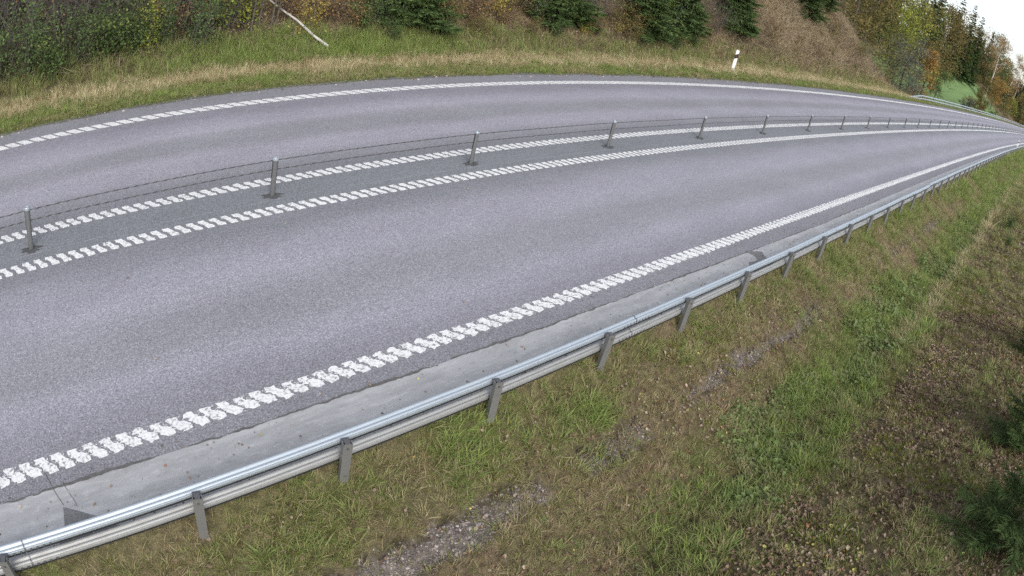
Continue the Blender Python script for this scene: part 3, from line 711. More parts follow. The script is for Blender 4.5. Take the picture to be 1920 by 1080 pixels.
put('bank_litter', V_leaf, 5, s, L, sst(L + .3 * vn(s, L, 429), 19.2, 20.2) * (.35 + .65 * sst(s, 6, 11)), K * .95, np.clip(.12 + .26 * sst(s, 6, 11) + .2 * vn(s * .5, L * .5, 425) + .2 * RNG.normal(size=len(s)), 0, 1), 'brown leaf litter spread over the far bank', 'leaves', .6, .05)  # litter thinner and darker at low s, the wood's shade put into its tint
s, L, K = zones((3600, -5, 40, 19.0, 25.5, 1.0), (6500, 34, 80, 18.7, 26, 1.3))
hill = sst(s, 33, 42)
put('dry_brush', V_twig, 5, s, L, sst(L, 18.8, 19.9) * (.45 + .55 * hill), K * (1.0 + .25 * hill), .45 + .22 * hill + .2 * vn(s * .6, L * .6, 426), 'tangled brown bracken and dry brush covering the cut slope', 'brush', .5, .02)
s, L, K = zones((7500, 34, 82, 18.6, 26, 1.5))
put('slope_straw', V_tallstraw, 5, s, L, sst(L, 18.6, 19.4) * (.62 + .38 * vn(s * .4, L * .5, 427)), K * .95, .46 + .28 * vn(s * .7, L * .7, 428), 'dry brownish grass growing through the brush on the cut slope', 'grass')

# ------------------------------------------------------------------ trees and shrubs
M['bark'] = mat_plain('grey_brown_bark', (.10, .085, .07), .9, 0, .2, .5, 9, .6)
M['birchbark'] = mat_plain('pale_birch_bark', (.50, .47, .43), .8, 0, .2, .35, 7, .3)
M['tanbark'] = mat_plain('tan_bark', (.30, .21, .13), .9, 0, .2, .35, 7, .3)
M['greytwig'] = mat_plain('grey_twigs', (.115, .102, .09), .9, 0, .2, .4, 9)
LEAFRAMP = {
 'orange': [(0, (.16, .09, .03)), (.4, (.32, .19, .06)), (.75, (.44, .27, .085)), (1, (.28, .25, .08))],
 'yellowgreen': [(0, (.11, .13, .025)), (.4, (.20, .24, .04)), (.75, (.32, .34, .055)), (1, (.42, .39, .08))],
 'olive': [(0, (.06, .058, .022)), (.4, (.13, .12, .04)), (.75, (.20, .165, .05)), (1, (.29, .19, .055))],
 'brownolive': [(0, (.075, .06, .025)), (.4, (.17, .13, .045)), (.7, (.24, .17, .055)), (1, (.17, .19, .06))],
 'green': [(0, (.04, .06, .02)), (.45, (.085, .13, .04)), (.8, (.13, .19, .055)), (1, (.22, .25, .07))],
 'darkgreen': [(0, (.036, .058, .022)), (.45, (.085, .135, .046)), (.8, (.14, .20, .065)), (1, (.20, .25, .085))],
 'grey': [(0, (.075, .08, .06)), (.5, (.145, .15, .11)), (1, (.22, .215, .15))],
 'red': [(0, (.08, .045, .024)), (.4, (.19, .11, .05)), (.75, (.30, .19, .08)), (1, (.40, .29, .12))],
 'yellow': [(0, (.17, .13, .03)), (.5, (.36, .29, .06)), (1, (.52, .43, .11))],
 'spruce': [(0, (.038, .056, .022)), (.45, (.08, .125, .043)), (.8, (.13, .19, .06)), (1, (.20, .25, .08))],
 'birch': [(0, (.20, .13, .06)), (.4, (.34, .22, .10)), (.8, (.44, .31, .15)), (1, (.32, .30, .12))]}
for k, v in LEAFRAMP.items(): M['leaf_' + k] = mat_foliage('leaf_' + k, v, False, .28)

def limb(mb, p0, d, ln, r, rg, depth, tips, n=5, spread=.7, up=.15):
    """a bending limb that forks; collects the tips"""
    pts = [np.array(p0, float)]; dd = np.array(d, float)
    k = 4
    for _ in range(k):
        dd = dd + rg.normal(size=3) * .16 + np.array([0, 0, up * .4]); dd /= np.linalg.norm(dd); pts.append(pts[-1] + dd * ln / k)
    tube(mb, pts, np.linspace(r, r * .45, k + 1), n, rg.uniform(.3, .7), False)
    tips.append((pts[-1], depth)); tips.append((pts[2], depth))
    if depth > 0:
        for i in (1, 2, 3, 4, 4):
            q = rg.normal(size=3) * spread + dd * .8; q[2] += up; q /= np.linalg.norm(q)
            limb(mb, pts[i], q, ln * rg.uniform(.45, .68), r * .42, rg, depth - 1, tips, max(3, n - 1), spread, up)

def tree(name, seed, s, L, h, w, ramp, bark, label, cat='tree', group=None, crown0=.25, shape='oval', leaf=.3, nleaf=3800, open_=.35, bare=False, lean=0.0, dz=0.0, zoff=-.15):
    rg = np.random.default_rng(seed); x, y, _ = P(s, L, 0); z = float(zg(s, L)) + zoff
    root = link(name, None, label=label, category=cat, group=group, loc=(float(x), float(y), z))
    tb = MB(); m = 9; zz = np.linspace(0, h * .93, m); wob = np.cumsum(rg.normal(size=(m, 2)) * h * .008, 0); wob[:, 0] += lean * zz
    pts = np.c_[wob, zz]; r0 = max(.05, h * .0135); rad = r0 * (1 - .92 * (zz / zz[-1])) + .012; tube(tb, pts, rad, 7, .5)
    tips = []
    nb = 11 if not bare else 18
    for k in range(nb):
        f = crown0 + (1 - crown0) * (k + .3) / nb * .92; zb = h * f * .93; a = k * 2.4 + rg.normal() * .4
        p0 = np.array([np.interp(zb, zz, pts[:, 0]), np.interp(zb, zz, pts[:, 1]), zb]); u = (f - crown0) / (1 - crown0)
        prof = {'oval': math.sin(math.pi * min(.97, .14 + .80 * u)) ** .8, 'cone': 1.02 - u, 'round': math.sqrt(max(.03, 1 - (u * 1.6 - .7) ** 2)), 'vase': .35 + .65 * math.sin(math.pi * min(1, .1 + .6 * u))}[shape]
        ln = w * .5 * prof * rg.uniform(.75, 1.15)
        limb(tb, p0, (math.cos(a), math.sin(a), .55 if shape != 'cone' else .25), max(.25, ln), max(.014, r0 * .38 * (1 - .6 * u)), rg, 1, tips, 4, .6, .2)
    tb.obj('trunk', M[bark], root)
    if nleaf:
        tp = np.array([t[0] for t in tips]); cb = MB(); nc = max(24, int(nleaf / 42))
        c = tp[rg.integers(0, len(tp), nc)] + rg.normal(size=(nc, 3)) * np.array([w, w, h * .45]) * .045
        cr = rg.uniform(.5, 1.25, nc) * w * .105; ct = np.clip(.5 + .2 * rg.normal(size=nc), .05, .95); keep = rg.uniform(size=nc) > open_ * .5; c, cr, ct = c[keep], cr[keep], ct[keep]
        per = rg.integers(22, 58, len(c)); ix = np.repeat(np.arange(len(c)), per); n = len(ix)
        pos = c[ix] + rg.normal(size=(n, 3)) * cr[ix][:, None] * np.array([1, 1, .72])
        pos[:, 2] = np.maximum(pos[:, 2], .1)
        leaves(cb, pos, leaf * rg.uniform(.6, 1.35, n), np.clip(ct[ix] + .14 * rg.normal(size=n), 0, 1), .15, rg)
        cb.obj('crown', M['leaf_' + ramp], root)
    return root

def spruce(name, seed, s, L, h, w, label, detail=1.0, ramp='spruce', group=None, lean=0.0, base=.03, zoff=-.1, cat='tree', dens=1.0):
    rg = np.random.default_rng(seed); x, y, _ = P(s, L, 0)
    root = link(name, None, label=label, category=cat, group=group, loc=(float(x), float(y), float(zg(s, L)) + zoff))
    tb = MB(); zz = np.linspace(0, h, 8); tube(tb, np.c_[lean * zz, zz * 0, zz], h * .013 * (1 - .95 * zz / h) + .006, 6); tb.obj('trunk', M['bark'], root)
    cb = MB(); nwh = int((16 + h * 1.2) * (.6 + .4 * detail) * dens); A, Bv, T = [], [], []
    for k in range(nwh):
        f = base + (1 - base) * (k + rg.uniform(-.3, .3)) / nwh; zb = h * f; ln = w * .5 * (1.03 - f) ** .85 * rg.uniform(.75, 1.15) + .02 * w
        for j in range(int((6 if f < .8 else 4) * dens)):
            a = rg.uniform(0, 2 * np.pi); l = ln * rg.uniform(.7, 1.15); nseg = 6; droop = .18 + .25 * (1 - f)
            t = np.linspace(0, 1, nseg); px = lean * zb + np.cos(a) * l * t; py = np.sin(a) * l * t; pz = zb + l * (.15 * t - droop * t * t + .22 * t ** 4)
            tube(cb, np.c_[px, py, pz], np.linspace(.012 * h / 5 + .004, .003, nseg), 3, .15, False)
            m = int((20 + 26 * l) * detail * dens) + 6; tt = rg.uniform(.12, 1, m) ** .8
            bp = np.stack([np.interp(tt, t, px), np.interp(tt, t, py), np.interp(tt, t, pz)], -1)
            sd = np.where(rg.uniform(size=m) < .5, -1, 1); fw = np.array([np.cos(a), np.sin(a), 0]); sw = np.array([-np.sin(a), np.cos(a), 0])
            q = fw[None] * rg.uniform(.35, .9, m)[:, None] + sw[None] * (sd * rg.uniform(.3, 1, m))[:, None]; q[:, 2] = rg.normal(size=m) * .22 - .12
            q *= (l * (.34 * (1.12 - tt)) + .035 * w)[:, None] * rg.uniform(.7, 1.2, m)[:, None]
            A.append(bp); Bv.append(bp + q); T.append(np.clip(.30 + .35 * tt + .15 * rg.normal(size=m), 0, 1))
    A = np.concatenate(A); Bv = np.concatenate(Bv); T = np.concatenate(T); n = len(A)
    d = Bv - A; ln = np.linalg.norm(d, axis=1)[:, None]; sd = np.cross(d, rg.normal(size=(n, 3)) * .5 + [0, 0, 1.]); sd /= np.linalg.norm(sd, axis=1)[:, None] + 1e-9
    wd = (.016 * w / 1.5 + .006) if detail <= 1 else .006
    wd /= dens
    mid = A + d * .55 + [0, 0, 1] * ln * .04
    v = np.stack([A, mid + sd * wd, Bv, mid - sd * wd], 1).reshape(-1, 3)
    cb.add(v, np.arange(n)[:, None] * 4 + np.array([0, 1, 2, 3])[None], np.repeat(T, 4))
    if detail > 1:          # needles along every twig
        kk = 13; fr = rg.uniform(.05, 1, (n, kk)); bp = A[:, None] + d[:, None] * fr[..., None]
        nd = rg.normal(size=(n, kk, 3)); nd /= np.linalg.norm(nd, axis=-1)[..., None]; nd = nd * .8 + d[:, None] / (ln[:, None] + 1e-9) * .7
        tip = bp + nd * .030; sdn = np.cross(nd, d[:, None] + .01); sdn /= np.linalg.norm(sdn, axis=-1)[..., None] + 1e-9
        v = np.stack([bp - sdn * .0034, bp + sdn * .0034, tip], 2).reshape(-1, 3)
        cb.add(v, np.arange(n * kk)[:, None] * 3 + np.array([0, 1, 2])[None], np.repeat(np.clip(np.repeat(T, kk) + .12 * rg.normal(size=n * kk), 0, 1), 3))
    cb.obj('crown', M['leaf_' + ramp], root)
    return root

def shrub_meshes(seed, h, w, ramp, nstem, nleaf, leaf, twig='greytwig', lowleaf=.15):
    """many-stemmed shrub: stems and foliage meshes"""
    rg = np.random.default_rng(seed); sb = MB(); tips = []
    for k in range(nstem):
        a = rg.uniform(0, 2 * np.pi); p0 = np.array([math.cos(a), math.sin(a), 0]) * w * .12 * rg.uniform(); p0[2] = -.15
        d = np.array([math.cos(a) * .5 * w / h * rg.uniform(.2, 1.3), math.sin(a) * .5 * w / h * rg.uniform(.2, 1.3), 1.0]); d /= np.linalg.norm(d)
        limb(sb, p0, d, h * rg.uniform(.55, .95), .008 + .006 * h, rg, 2 if nleaf < 200 else 1, tips, 4, .55, .12)
    sm = sb.mesh('stems', M[twig]); lm_ = None
    if nleaf:
        tp = np.array([t[0] for t in tips]); cb = MB(); ix = rg.integers(0, len(tp), nleaf)
        pos = tp[ix] + rg.normal(size=(nleaf, 3)) * np.array([w, w, h * .8]) * .085; low = rg.uniform(size=nleaf) < lowleaf; pos[low, 2] *= rg.uniform(.1, .7, low.sum()); pos[:, 2] = np.maximum(pos[:, 2], .03)
        ct = np.clip(.5 + .17 * rg.normal(size=len(tp)), 0, 1)
        leaves(cb, pos, leaf * rg.uniform(.55, 1.3, nleaf), np.clip(ct[ix] + .16 * rg.normal(size=nleaf), 0, 1), .3, rg, .7)
        lm_ = cb.mesh('foliage', M['leaf_' + ramp])
    return sm, lm_
def shrub(name, meshes, s, L, sc, rz, label, group, cat='shrub'):
    x, y, _ = P(s, L, 0)
    root = link(name, None, label=label, category=cat, group=group, loc=(float(x), float(y), float(zg(s, L))), rot=(RNG.normal() * .06, RNG.normal() * .06, rz), scale=float(sc))
    link('stems', meshes[0], root)
    if meshes[1]: link('foliage', meshes[1], root)
    return root

# trees to the right, beyond the cut slope (distance along, lateral, height, width)
tree('deciduous_tree', 501, 71, 24.5, 11, 9.5, 'brownolive', 'bark', 'olive-brown leafy tree standing behind the right end of the brown slope', crown0=.12, nleaf=6500, shape='round')
tree('deciduous_tree', 502, 86, 28.5, 14, 9, 'olive', 'bark', 'dark olive tree between the brown slope and the yellow-green tree', crown0=.1, nleaf=5000, shape='oval')
tree('deciduous_tree', 503, 100.9, 27.0, 15, 9.5, 'yellowgreen', 'bark', 'bright yellow-green tree rising above the grey willow bush', crown0=.12, nleaf=6000, shape='oval')
tree('willow_bush', 504, 90.5, 22.6, 7.4, 6.5, 'grey', 'greytwig', 'grey-green willow bush behind the start of the far guardrail', 'bush', crown0=.05, nleaf=5200, shape='round', leaf=.22)
tree('willow_bush', 505, 97.0, 22.2, 5.8, 4.2, 'grey', 'greytwig', 'half-bare grey bush squeezed between the willow and the orange tree', 'bush', crown0=.05, nleaf=1200, shape='oval', leaf=.2)
tree('orange_tree', 506, 114.8, 25.2, 10.8, 4.6, 'orange', 'bark', 'narrow orange autumn tree beside the green field', crown0=.06, nleaf=5200, shape='cone', leaf=.26)
tree('deciduous_tree', 507, 146.3, 30.5, 21.5, 12.5, 'brownolive', 'bark', 'tall olive-brown tree behind the orange tree with crown overhanging the field', crown0=.12, nleaf=8000, shape='oval', leaf=.36)
tree('deciduous_tree', 508, 131.9, 26.4, 6.8, 5.4, 'green', 'bark', 'low dark green tree at the near corner of the green field', crown0=.1, nleaf=3200, shape='round', leaf=.26)
tree('deciduous_tree', 509, 122, 31, 17, 9, 'olive', 'bark', 'tall dull olive tree between the yellow-green and the orange tree', crown0=.1, nleaf=5500, shape='oval', leaf=.34)
spruce('spruce', 510, 192, 39.5, 25, 8.5, 'tall dark spruce nearest the field at the left of the spruce group', .8)
spruce('spruce', 511, 203, 38, 25, 8, 'tall dark spruce in the middle of the group against the sky', .8)
spruce('spruce', 512, 216, 37.5, 23, 8, 'tall dark spruce beside the leaning birch', .8)
spruce('spruce', 513, 183, 44, 27, 9, 'dark spruce half hidden behind the tall olive-brown tree', .7)
tree('birch_tree', 514, 236, 33.5, 24, 9, 'birch', 'birchbark', 'birch with long pale trunk and thin orange crown beside the spruces', crown0=.45, nleaf=5200, open_=.5, leaf=.36, lean=.03)
tree('birch_tree', 515, 275, 32.5, 25, 7, 'birch', 'birchbark', 'slender birch with sparse orange-brown crown near the right edge', crown0=.4, nleaf=3800, open_=.5, leaf=.36, lean=-.02)
tree('birch_tree', 516, 290, 31, 24, 7, 'birch', 'birchbark', 'thin bare-looking birch at the right edge of the view', crown0=.4, nleaf=3200, open_=.5, leaf=.36)
tree('deciduous_tree', 517, 248, 33, 18, 11, 'green', 'bark', 'green and olive tree below the birch crowns', crown0=.1, nleaf=5000, shape='oval', leaf=.4)
tree('deciduous_tree', 518, 225, 28.5, 10.5, 7.5, 'orange', 'bark', 'rounded orange-brown tree low down by the road end', crown0=.1, nleaf=3600, shape='round', leaf=.36)
tree('deciduous_tree', 519, 190, 26.0, 5.0, 4.6, 'brownolive', 'bark', 'small olive-orange bush tree at the far corner of the field', crown0=.08, nleaf=2200, shape='round', leaf=.32)
tree('deciduous_tree', 520, 262, 27.5, 7.5, 7, 'yellowgreen', 'bark', 'pale yellow-green bush at the far end of the road', 'bush', crown0=.06, nleaf=2600, shape='round', leaf=.36)
tree('deciduous_tree', 521, 262, 40, 23, 13, 'brownolive', 'bark', 'broad brown-olive tree behind the slender birches', crown0=.15, nleaf=5500, leaf=.42)
tree('deciduous_tree', 522, 214, 31, 7, 6, 'olive', 'bark', 'dark olive scrub tree under the spruces above the field', crown0=.08, nleaf=2600, shape='round', leaf=.34)
tree('deciduous_tree', 523, 305, 24, 12, 10, 'green', 'bark', 'far green tree closing the end of the road', crown0=.1, nleaf=3200, shape='round', leaf=.45)
for k, (s_, L_, h_) in enumerate([(150, 22.5, 2.6), (163, 23.5, 3.0), (176, 23.5, 2.6), (206, 25, 4), (240, 25, 5)]):
    tree('roadside_bush', 530 + k, s_, L_, h_, h_ * 1.25, ('grey', 'olive', 'brownolive', 'green', 'olive')[k], 'greytwig', ('small grey-green bush right behind the far guardrail below the field', 'low olive bush behind the far guardrail at the middle of the field', 'low brownish bush behind the far guardrail near the field end', 'dark green bush past the field behind the far guardrail', 'olive bush at the far bend behind the guardrail')[k], 'bush', crown0=.05, nleaf=1300, shape='round', leaf=.26)
# far wood: reads as one mass behind the single trees
mb = MB(); rg = np.random.default_rng(77); n = 230
ss = np.concatenate([rg.uniform(95, 340, 140), rg.uniform(244, 420, 90)]); Ls = np.concatenate([46 + rg.uniform(0, 30, 140) + .04 * np.maximum(0, 200 - ss[:140]), rg.uniform(21, 48, 90) + .03 * (ss[140:] - 244)]); hh = np.concatenate([rg.uniform(14, 25, 140), rg.uniform(6, 17, 90)])
for a_, b_, h_ in zip(ss, Ls, hh):
    if 150 < a_ < 250 and b_ < 52: continue
    base = P(a_, b_, float(zg(a_, b_))); m = 420; con = rg.uniform() < .35
    q = rg.normal(size=(m, 3)); q /= np.linalg.norm(q, axis=1)[:, None]; q *= rg.uniform(.55, 1, m)[:, None] ** .5
    zf = (q[:, 2] + 1) / 2; wid = (1.05 - zf) * 3.2 if con else np.full(m, 4.2)
    pos = np.c_[q[:, 0] * wid, q[:, 1] * wid, .6 + zf * (h_ - .6)] + base
    leaves(mb, pos, rg.uniform(.5, 1.1, m), np.clip((.12 if con else rg.uniform(.35, .9)) + .12 * rg.normal(size=m), 0, 1), .2, rg)
    tube(mb, [base - [0, 0, .3], base + [0, 0, h_ * .8]], [.16, .04], 5, .1, False)
M['leaf_wood'] = mat_foliage('leaf_wood', [(0, (.028, .045, .024)), (.3, (.055, .075, .03)), (.55, (.13, .12, .04)), (.8, (.23, .165, .055)), (1, (.33, .22, .08))], False)
mb.obj('far_wood', M['leaf_wood'], label='mixed autumn wood closing the view behind the field', category='wood', kind='stuff')

# hilltop trees over the brown slope
spruce('spruce', 540, 54.5, 23.4, 7.5, 4.2, 'dark spruce at the top of the brown slope', 1.0, dens=1.7)
spruce('spruce', 541, 61, 24.6, 8, 4.4, 'dark green spruce on the slope crest next to the olive-brown tree', 1.0, dens=1.7)
# young spruces along the foot of the far bank
spruce('young_spruce', 542, 15.3, 20.8, 3.6, 3.6, 'dark young spruce on the far bank past the fallen birch stem', 1.0, zoff=-.05, dens=1.7)
spruce('young_spruce', 543, 23.2, 20.9, 3.8, 3.8, 'dark young spruce in the middle of the far bank', 1.0, zoff=-.05, dens=1.7)
spruce('young_spruce', 544, 29.0, 20.2, 3.2, 3.6, 'green young spruce standing low on the bank, first of a close pair', 1.0, 'darkgreen', zoff=-.05, dens=1.7)
spruce('young_spruce', 545, 32.0, 20.6, 4.0, 4.0, 'dark young spruce, second of the close pair on the bank', 1.0, zoff=-.05, dens=1.7)
spruce('young_spruce', 546, 38.8, 20.8, 4.4, 3.8, 'dark young spruce right behind the white delineator post', 1.0, 'darkgreen', zoff=-.05, dens=1.7)
# near spruces by the right edge of the frame
spruce('young_spruce', 550, 9.0, -2.45, 1.95, 2.3, 'young spruce in the lower corner of the leafy bank', 1.6, 'darkgreen')
spruce('young_spruce', 551, 12.3, -2.3, 2.0, 1.9, 'young spruce on the leafy bank behind the corner spruce', 1.5, 'darkgreen')
spruce('young_spruce', 552, 17.5, -2.15, 1.9, 1.6, 'small spruce farther up the leafy bank', 1.2, 'spruce')

# shrubs of the far bank
SH = {'dark': shrub_meshes(601, 1.7, 1.7, 'darkgreen', 9, 1500, .085), 'green': shrub_meshes(602, 1.4, 1.6, 'green', 8, 1400, .085), 'yg': shrub_meshes(603, 1.8, 1.5, 'yellowgreen', 7, 900, .09, lowleaf=.05),
      'red': shrub_meshes(604, 1.6, 1.6, 'red', 9, 1000, .08), 'bare': shrub_meshes(605, 2.4, 2.0, 'olive', 9, 60, .07), 'bare2': shrub_meshes(606, 2.2, 1.9, 'red', 8, 110, .07),
      'yellow': shrub_meshes(607, 1.3, 1.3, 'yellow', 6, 500, .085), 'olive': shrub_meshes(608, 1.5, 1.6, 'brownolive', 8, 1100, .085)}
LBL = {'dark': 'dense dark green bramble thicket at the foot of the shaded wood edge', 'green': 'leafy green shrub on the far bank behind the tall grass', 'yg': 'yellow-green hazel bush on the far bank', 'red': 'rusty brown leafy shrub on the far bank',
       'bare': 'bare grey twiggy shrub in the dim wood on the far bank', 'bare2': 'nearly bare shrub with a few brown leaves on the far bank', 'yellow': 'yellow-leaved sapling on the far bank', 'olive': 'olive-brown shrub on the far bank'}
GRP = {'dark': 'bramble thickets on the far bank', 'green': 'green shrubs on the far bank', 'yg': 'hazel bushes on the far bank', 'red': 'rusty shrubs on the far bank', 'bare': 'bare shrubs in the wood edge', 'bare2': 'nearly bare shrubs on the far bank', 'yellow': 'yellow saplings on the far bank', 'olive': 'olive shrubs on the far bank'}
rg = np.random.default_rng(9)
plan = []
for s_ in np.arange(-2.6, 7.2, .95): plan.append(('dark' if rg.uniform() < .75 else 'green', s_, 19.7 + .25 * (s_ < 3) * -1 + rg.uniform(-.2, .5), rg.uniform(.75, 1.1)))
for s_ in np.arange(-3, 9.5, .8): plan.append((('bare', 'bare', 'bare2', 'dark')[rg.integers(4)], s_, rg.uniform(20.7, 22.6), rg.uniform(.9, 1.25)))
for s_ in np.arange(-3, 30, 1.25): plan.append((('bare', 'bare2', 'bare', 'red', 'dark')[rg.integers(5)], s_, rg.uniform(22.3, 25.5), rg.uniform(1.0, 1.5)))
plan += [('yg', 5.3, 19.9, .8), ('red', 5.9, 20.5, .9), ('yg', 8.2, 20.6, 1.15), ('red', 7.6, 21.2, 1.1), ('yg', 9.0, 20.9, 1.0), ('red', 10.4, 21.2, 1.0), ('yellow', 11.0, 20.2, .9), ('red', 12.2, 20.9, 1.0), ('green', 13.4, 20.3, .8), ('red', 12.9, 20.4, .7),
         ('red', 16.4, 20.7, .9), ('olive', 17.4, 20.9, .9), ('red', 18.5, 20.8, 1.0), ('yellow', 19.6, 21.0, 1.0), ('yellow', 20.6, 21.2, .9), ('red', 20.0, 20.4, .6), ('olive', 21.6, 20.9, .9), ('red', 24.6, 20.6, .8), ('bare2', 25.6, 20.8, .9), ('olive', 26.8, 20.5, .9), ('olive', 28.3, 20.0, .9),
         ('green', 30.9, 19.3, .6), ('green', 28.4, 19.5, .6), ('dark', 30.6, 20.0, 1.1), ('dark', 33.4, 20.1, .9), ('dark', 22.0, 20.5, .9), ('dark', 24.4, 20.6, .8), ('dark', 14.2, 20.4, .9), ('olive', 16.6, 20.2, .9), ('dark', 37.6, 20.3, .8), ('dark', 40.0, 20.5, .7), ('yg', 29.9, 20.6, 1.0), ('bare2', 21.0, 21.2, 1.1), ('bare', 18.9, 21.3, 1.1), ('olive', 27.4, 19.7, .6), ('green', 16.2, 19.6, .55), ('green', 13.9, 19.5, .5), ('olive', 18.2, 19.8, .55), ('olive', 21.0, 19.7, .5), ('green', 22.2, 19.6, .5), ('yellow', 24.3, 19.9, .6), ('olive', 25.2, 19.9, .6), ('bare', 24.6, 20.5, .8), ('bare', 26.2, 21.0, .9), ('green', 32.8, 19.5, .5), ('red', 35.0, 19.9, .5), ('yellow', 26.6, 20.0, .5), ('bare', 36.0, 20.2, .8), ('olive', 43.5, 20.3, .5), ('red', 45.0, 21.0, .6), ('olive', 49.5, 20.6, .5), ('red', 52, 20.0, .6), ('olive', 56, 20.2, .6), ('green', 61, 19.6, .5), ('red', 33.6, 20.6, .9), ('bare2', 35.4, 20.8, 1.0), ('red', 36.6, 20.6, .7), ('bare2', 34.4, 21.6, 1.1), ('red', 40.4, 20.9, .7), ('olive', 47, 19.6, .6), ('olive', 64, 20.6, 1.0), ('green', 66.5, 20.9, 1.1), ('olive', 69, 20.2, 1.0), ('olive', 72.5, 20.0, 1.2), ('green', 75, 20.4, 1.2), ('olive', 58.5, 22.0, 1.2)]
ZONE = [(0.8, 'by the left edge of the photo'), (3.4, 'left of the slanting tan trunk'), (7.0, 'around the slanting tan trunk'), (11.6, 'behind the fallen birch stem'), (14.6, 'before the first young spruce'), (19, 'just past the first young spruce'), (22.6, 'before the middle young spruce'), (27, 'past the middle young spruce'), (33, 'beside the pair of young spruces'), (39, 'near the white delineator'), (55, 'below the brown slope'), (99, 'right of the brown slope')]
LBL = {'dark': 'dark green bramble thicket', 'green': 'leafy green shrub', 'yg': 'yellow-green hazel bush', 'red': 'rusty brown leafy shrub', 'bare': 'bare grey twiggy shrub', 'bare2': 'nearly bare brown shrub', 'yellow': 'yellow-leaved sapling', 'olive': 'olive-brown shrub'}
for k_, s_, L_, c_ in plan:
    LBL_ = '%s %s %s' % (LBL[k_], 'low on the far bank' if L_ < 20.5 else ('halfway up the far bank' if L_ < 22.4 else 'high in the wood'), next(t for a_, t in ZONE if s_ < a_))
    shrub('shrub', SH[k_], s_, L_, c_, rg.uniform(0, 6.28), LBL_, GRP[k_])
# bramble-like bushes on the near bank far right
shrub('shrub', SH['green'], 36.5, .1, .55, 1.0, 'small dark bush on the near bank where the slope meets the ditch', None, 'bush')
shrub('shrub', SH['red'], 38.5, -.2, .6, 2.0, 'reddish dry bush on the near bank at the right edge', None, 'bush')
shrub('shrub', SH['green'], 31.5, -.1, .35, 2.0, 'low green clump on the near bank just before the dark bush', None, 'bush')

# trunks standing in the wood edge and the fallen birch stem
def stem(name, pts, rad, mat, label, cat, twigs_=0, seed=0):
    root = link(name, None, label=label, category=cat); mb = MB(); pts = np.array(pts, float)
    W_ = np.array([P(a, b, float(zg(a, b)) + c) for a, b, c in pts]); tube(mb, W_, np.linspace(rad, rad * .55, len(W_)), 8); mb.obj('trunk', M[mat], root)
    if twigs_:
        rg = np.random.default_rng(seed); t = []
        for k in range(twigs_):
            mb = MB(); i = rg.integers(1, len(W_)); d = rg.normal(size=3); d[2] = abs(d[2]); limb(mb, W_[i], d / np.linalg.norm(d), rad * 14, rad * .3, rg, 1, t, 4)
            mb.obj('branch', M[mat], root)
stem('fallen_birch', [(11.25, 19.15, .12), (10.9, 19.6, .2), (10.55, 20.2, .32), (10.2, 20.9, .38), (9.9, 21.8, .45)], .05, 'birchbark', 'pale birch stem fallen down the far bank onto the grass', 'fallen tree')
stem('tree_trunk', [(5.55, 20.5, -.1), (5.62, 20.55, .8), (5.75, 20.6, 2.0), (5.9, 20.7, 4.5)], .075, 'tanbark', 'slanting tan tree trunk in the wood edge', 'tree', 4, 3)
for k, (a_, b_) in enumerate([(9.0, 20.5), (9.35, 20.7), (9.75, 20.55), (10.05, 20.8)]):
    stem('sapling', [(a_, b_, -.1), (a_ + .05, b_, .8), (a_ + .15 - .05 * k, b_ + .1, 2.2), (a_ + .2 - .1 * k, b_ + .1, 4.)], .032 + .006 * (k % 2), 'greytwig', 'thin pale sapling stem, %s of four beside the fallen birch' % ORD[k], 'sapling', 3, 20 + k)
for k, (a_, b_) in enumerate([(-1.5, 24), (2.5, 25), (7, 24.2), (12.5, 23.8), (17.5, 24.5), (22, 24), (27.5, 25), (33, 24.4), (41, 25.5)]):
    tree('wood_edge_tree', 700 + k, a_, b_, 12 + (k * 37 % 5), 10, ('olive', 'brownolive', 'orange', 'birch')[k % 4], 'bark', 'tree in the wood above the far bank, %s trunk along the row from the left' % ORD[k], 'tree', crown0=.27, nleaf=7000, leaf=.26)

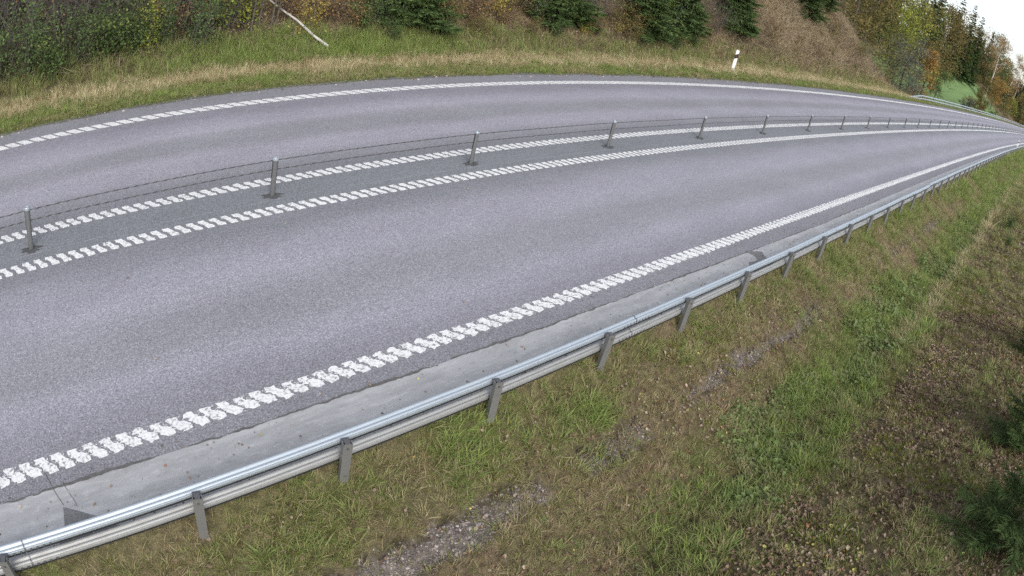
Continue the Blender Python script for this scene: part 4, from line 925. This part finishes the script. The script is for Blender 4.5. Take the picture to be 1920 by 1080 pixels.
# grit, leaves and weeds on the shoulder and along both pavement edges
s, L, K = zones((900, -2, 30, 4.46, 5.4, .018), (300, -2, 14, 4.46, 4.7, .03), (500, -2, 40, 16.0, 16.4, .05))
k = len(s); scatter('road_grit', V_stone, 4, P(s, L, .008), np.c_[np.zeros((k, 2)), RNG.uniform(0, 6, k)], K * (.5 + RNG.uniform(size=k) ** 3 * 1.5), np.clip(.5 + .3 * RNG.normal(size=k), 0, 1), 'loose grit and small stones along the pavement edges', 'grit')
s, L, K = zones((70, -2, 30, 4.5, 5.3, .7), (60, -2, 30, 5.3, 16, .7), (160, -2, 40, 16.05, 16.6, .9))
k = len(s); scatter('road_leaves', V_leaf, 5, P(s, L, .012), np.c_[RNG.normal(size=(k, 2)) * .25, RNG.uniform(0, 6, k)], K * RNG.uniform(.6, 1.2, k), np.clip(.68 + .2 * RNG.normal(size=k), 0, 1), 'single leaves blown onto the road and its edges', 'leaves')

s, L, K = zones((1500, -2, 16, 1.2, 4.3, 1.0), (900, 16, 40, 1.2, 4.2, 1.4))
cm = sst(vn(s * .9, L * 1.2, 451) + .3 * vn(s * 3, L * 3, 452), .42, .7)
put('lush_grass', V_tall, 5, s, L, cm, K * .5, .72 + .25 * vn(s * .5, L * .5, 453), 'long fresh green grass in clumps on the near slope', 'grass', .5)
s, L, K = zones((1700, -2, 16, -2, 4.0, 1.0), (900, 16, 40, -2, 4.2, 1.4))
cm = sst(vn(s * .9, L * 1.2, 461) + .3 * vn(s * 3, L * 3, 462), .35, .65)
put('matted_straw', V_tallstraw, 5, s, L, cm * (1 - gravel_mask(s, L)) * sst(L, .6, 1.4), K * .42, .15 + .3 * vn(s * 1.5, L * 1.5, 463), 'flattened reddish-brown dead grass in mats on the near slope', 'grass', .9)

for k, (a_, b_, d_) in enumerate([(-1.2, 21.0, .3), (.3, 20.8, -.2), (1.4, 21.4, .15), (2.3, 20.9, -.35), (3.3, 21.2, .2), (4.4, 20.9, -.1), (6.8, 21.0, .3), (7.6, 20.8, -.25)]):
    stem('sapling', [(a_, b_, -.1), (a_ + d_ * .3, b_, .9), (a_ + d_, b_ + .1, 2.2), (a_ + d_ * 1.6, b_ + .2, 4.2)], .03 + .008 * (k % 3), 'greytwig', 'slender grey stem among the brambles, %s from the left along the wood edge' % ORD[k], 'sapling', 5, 60 + k)
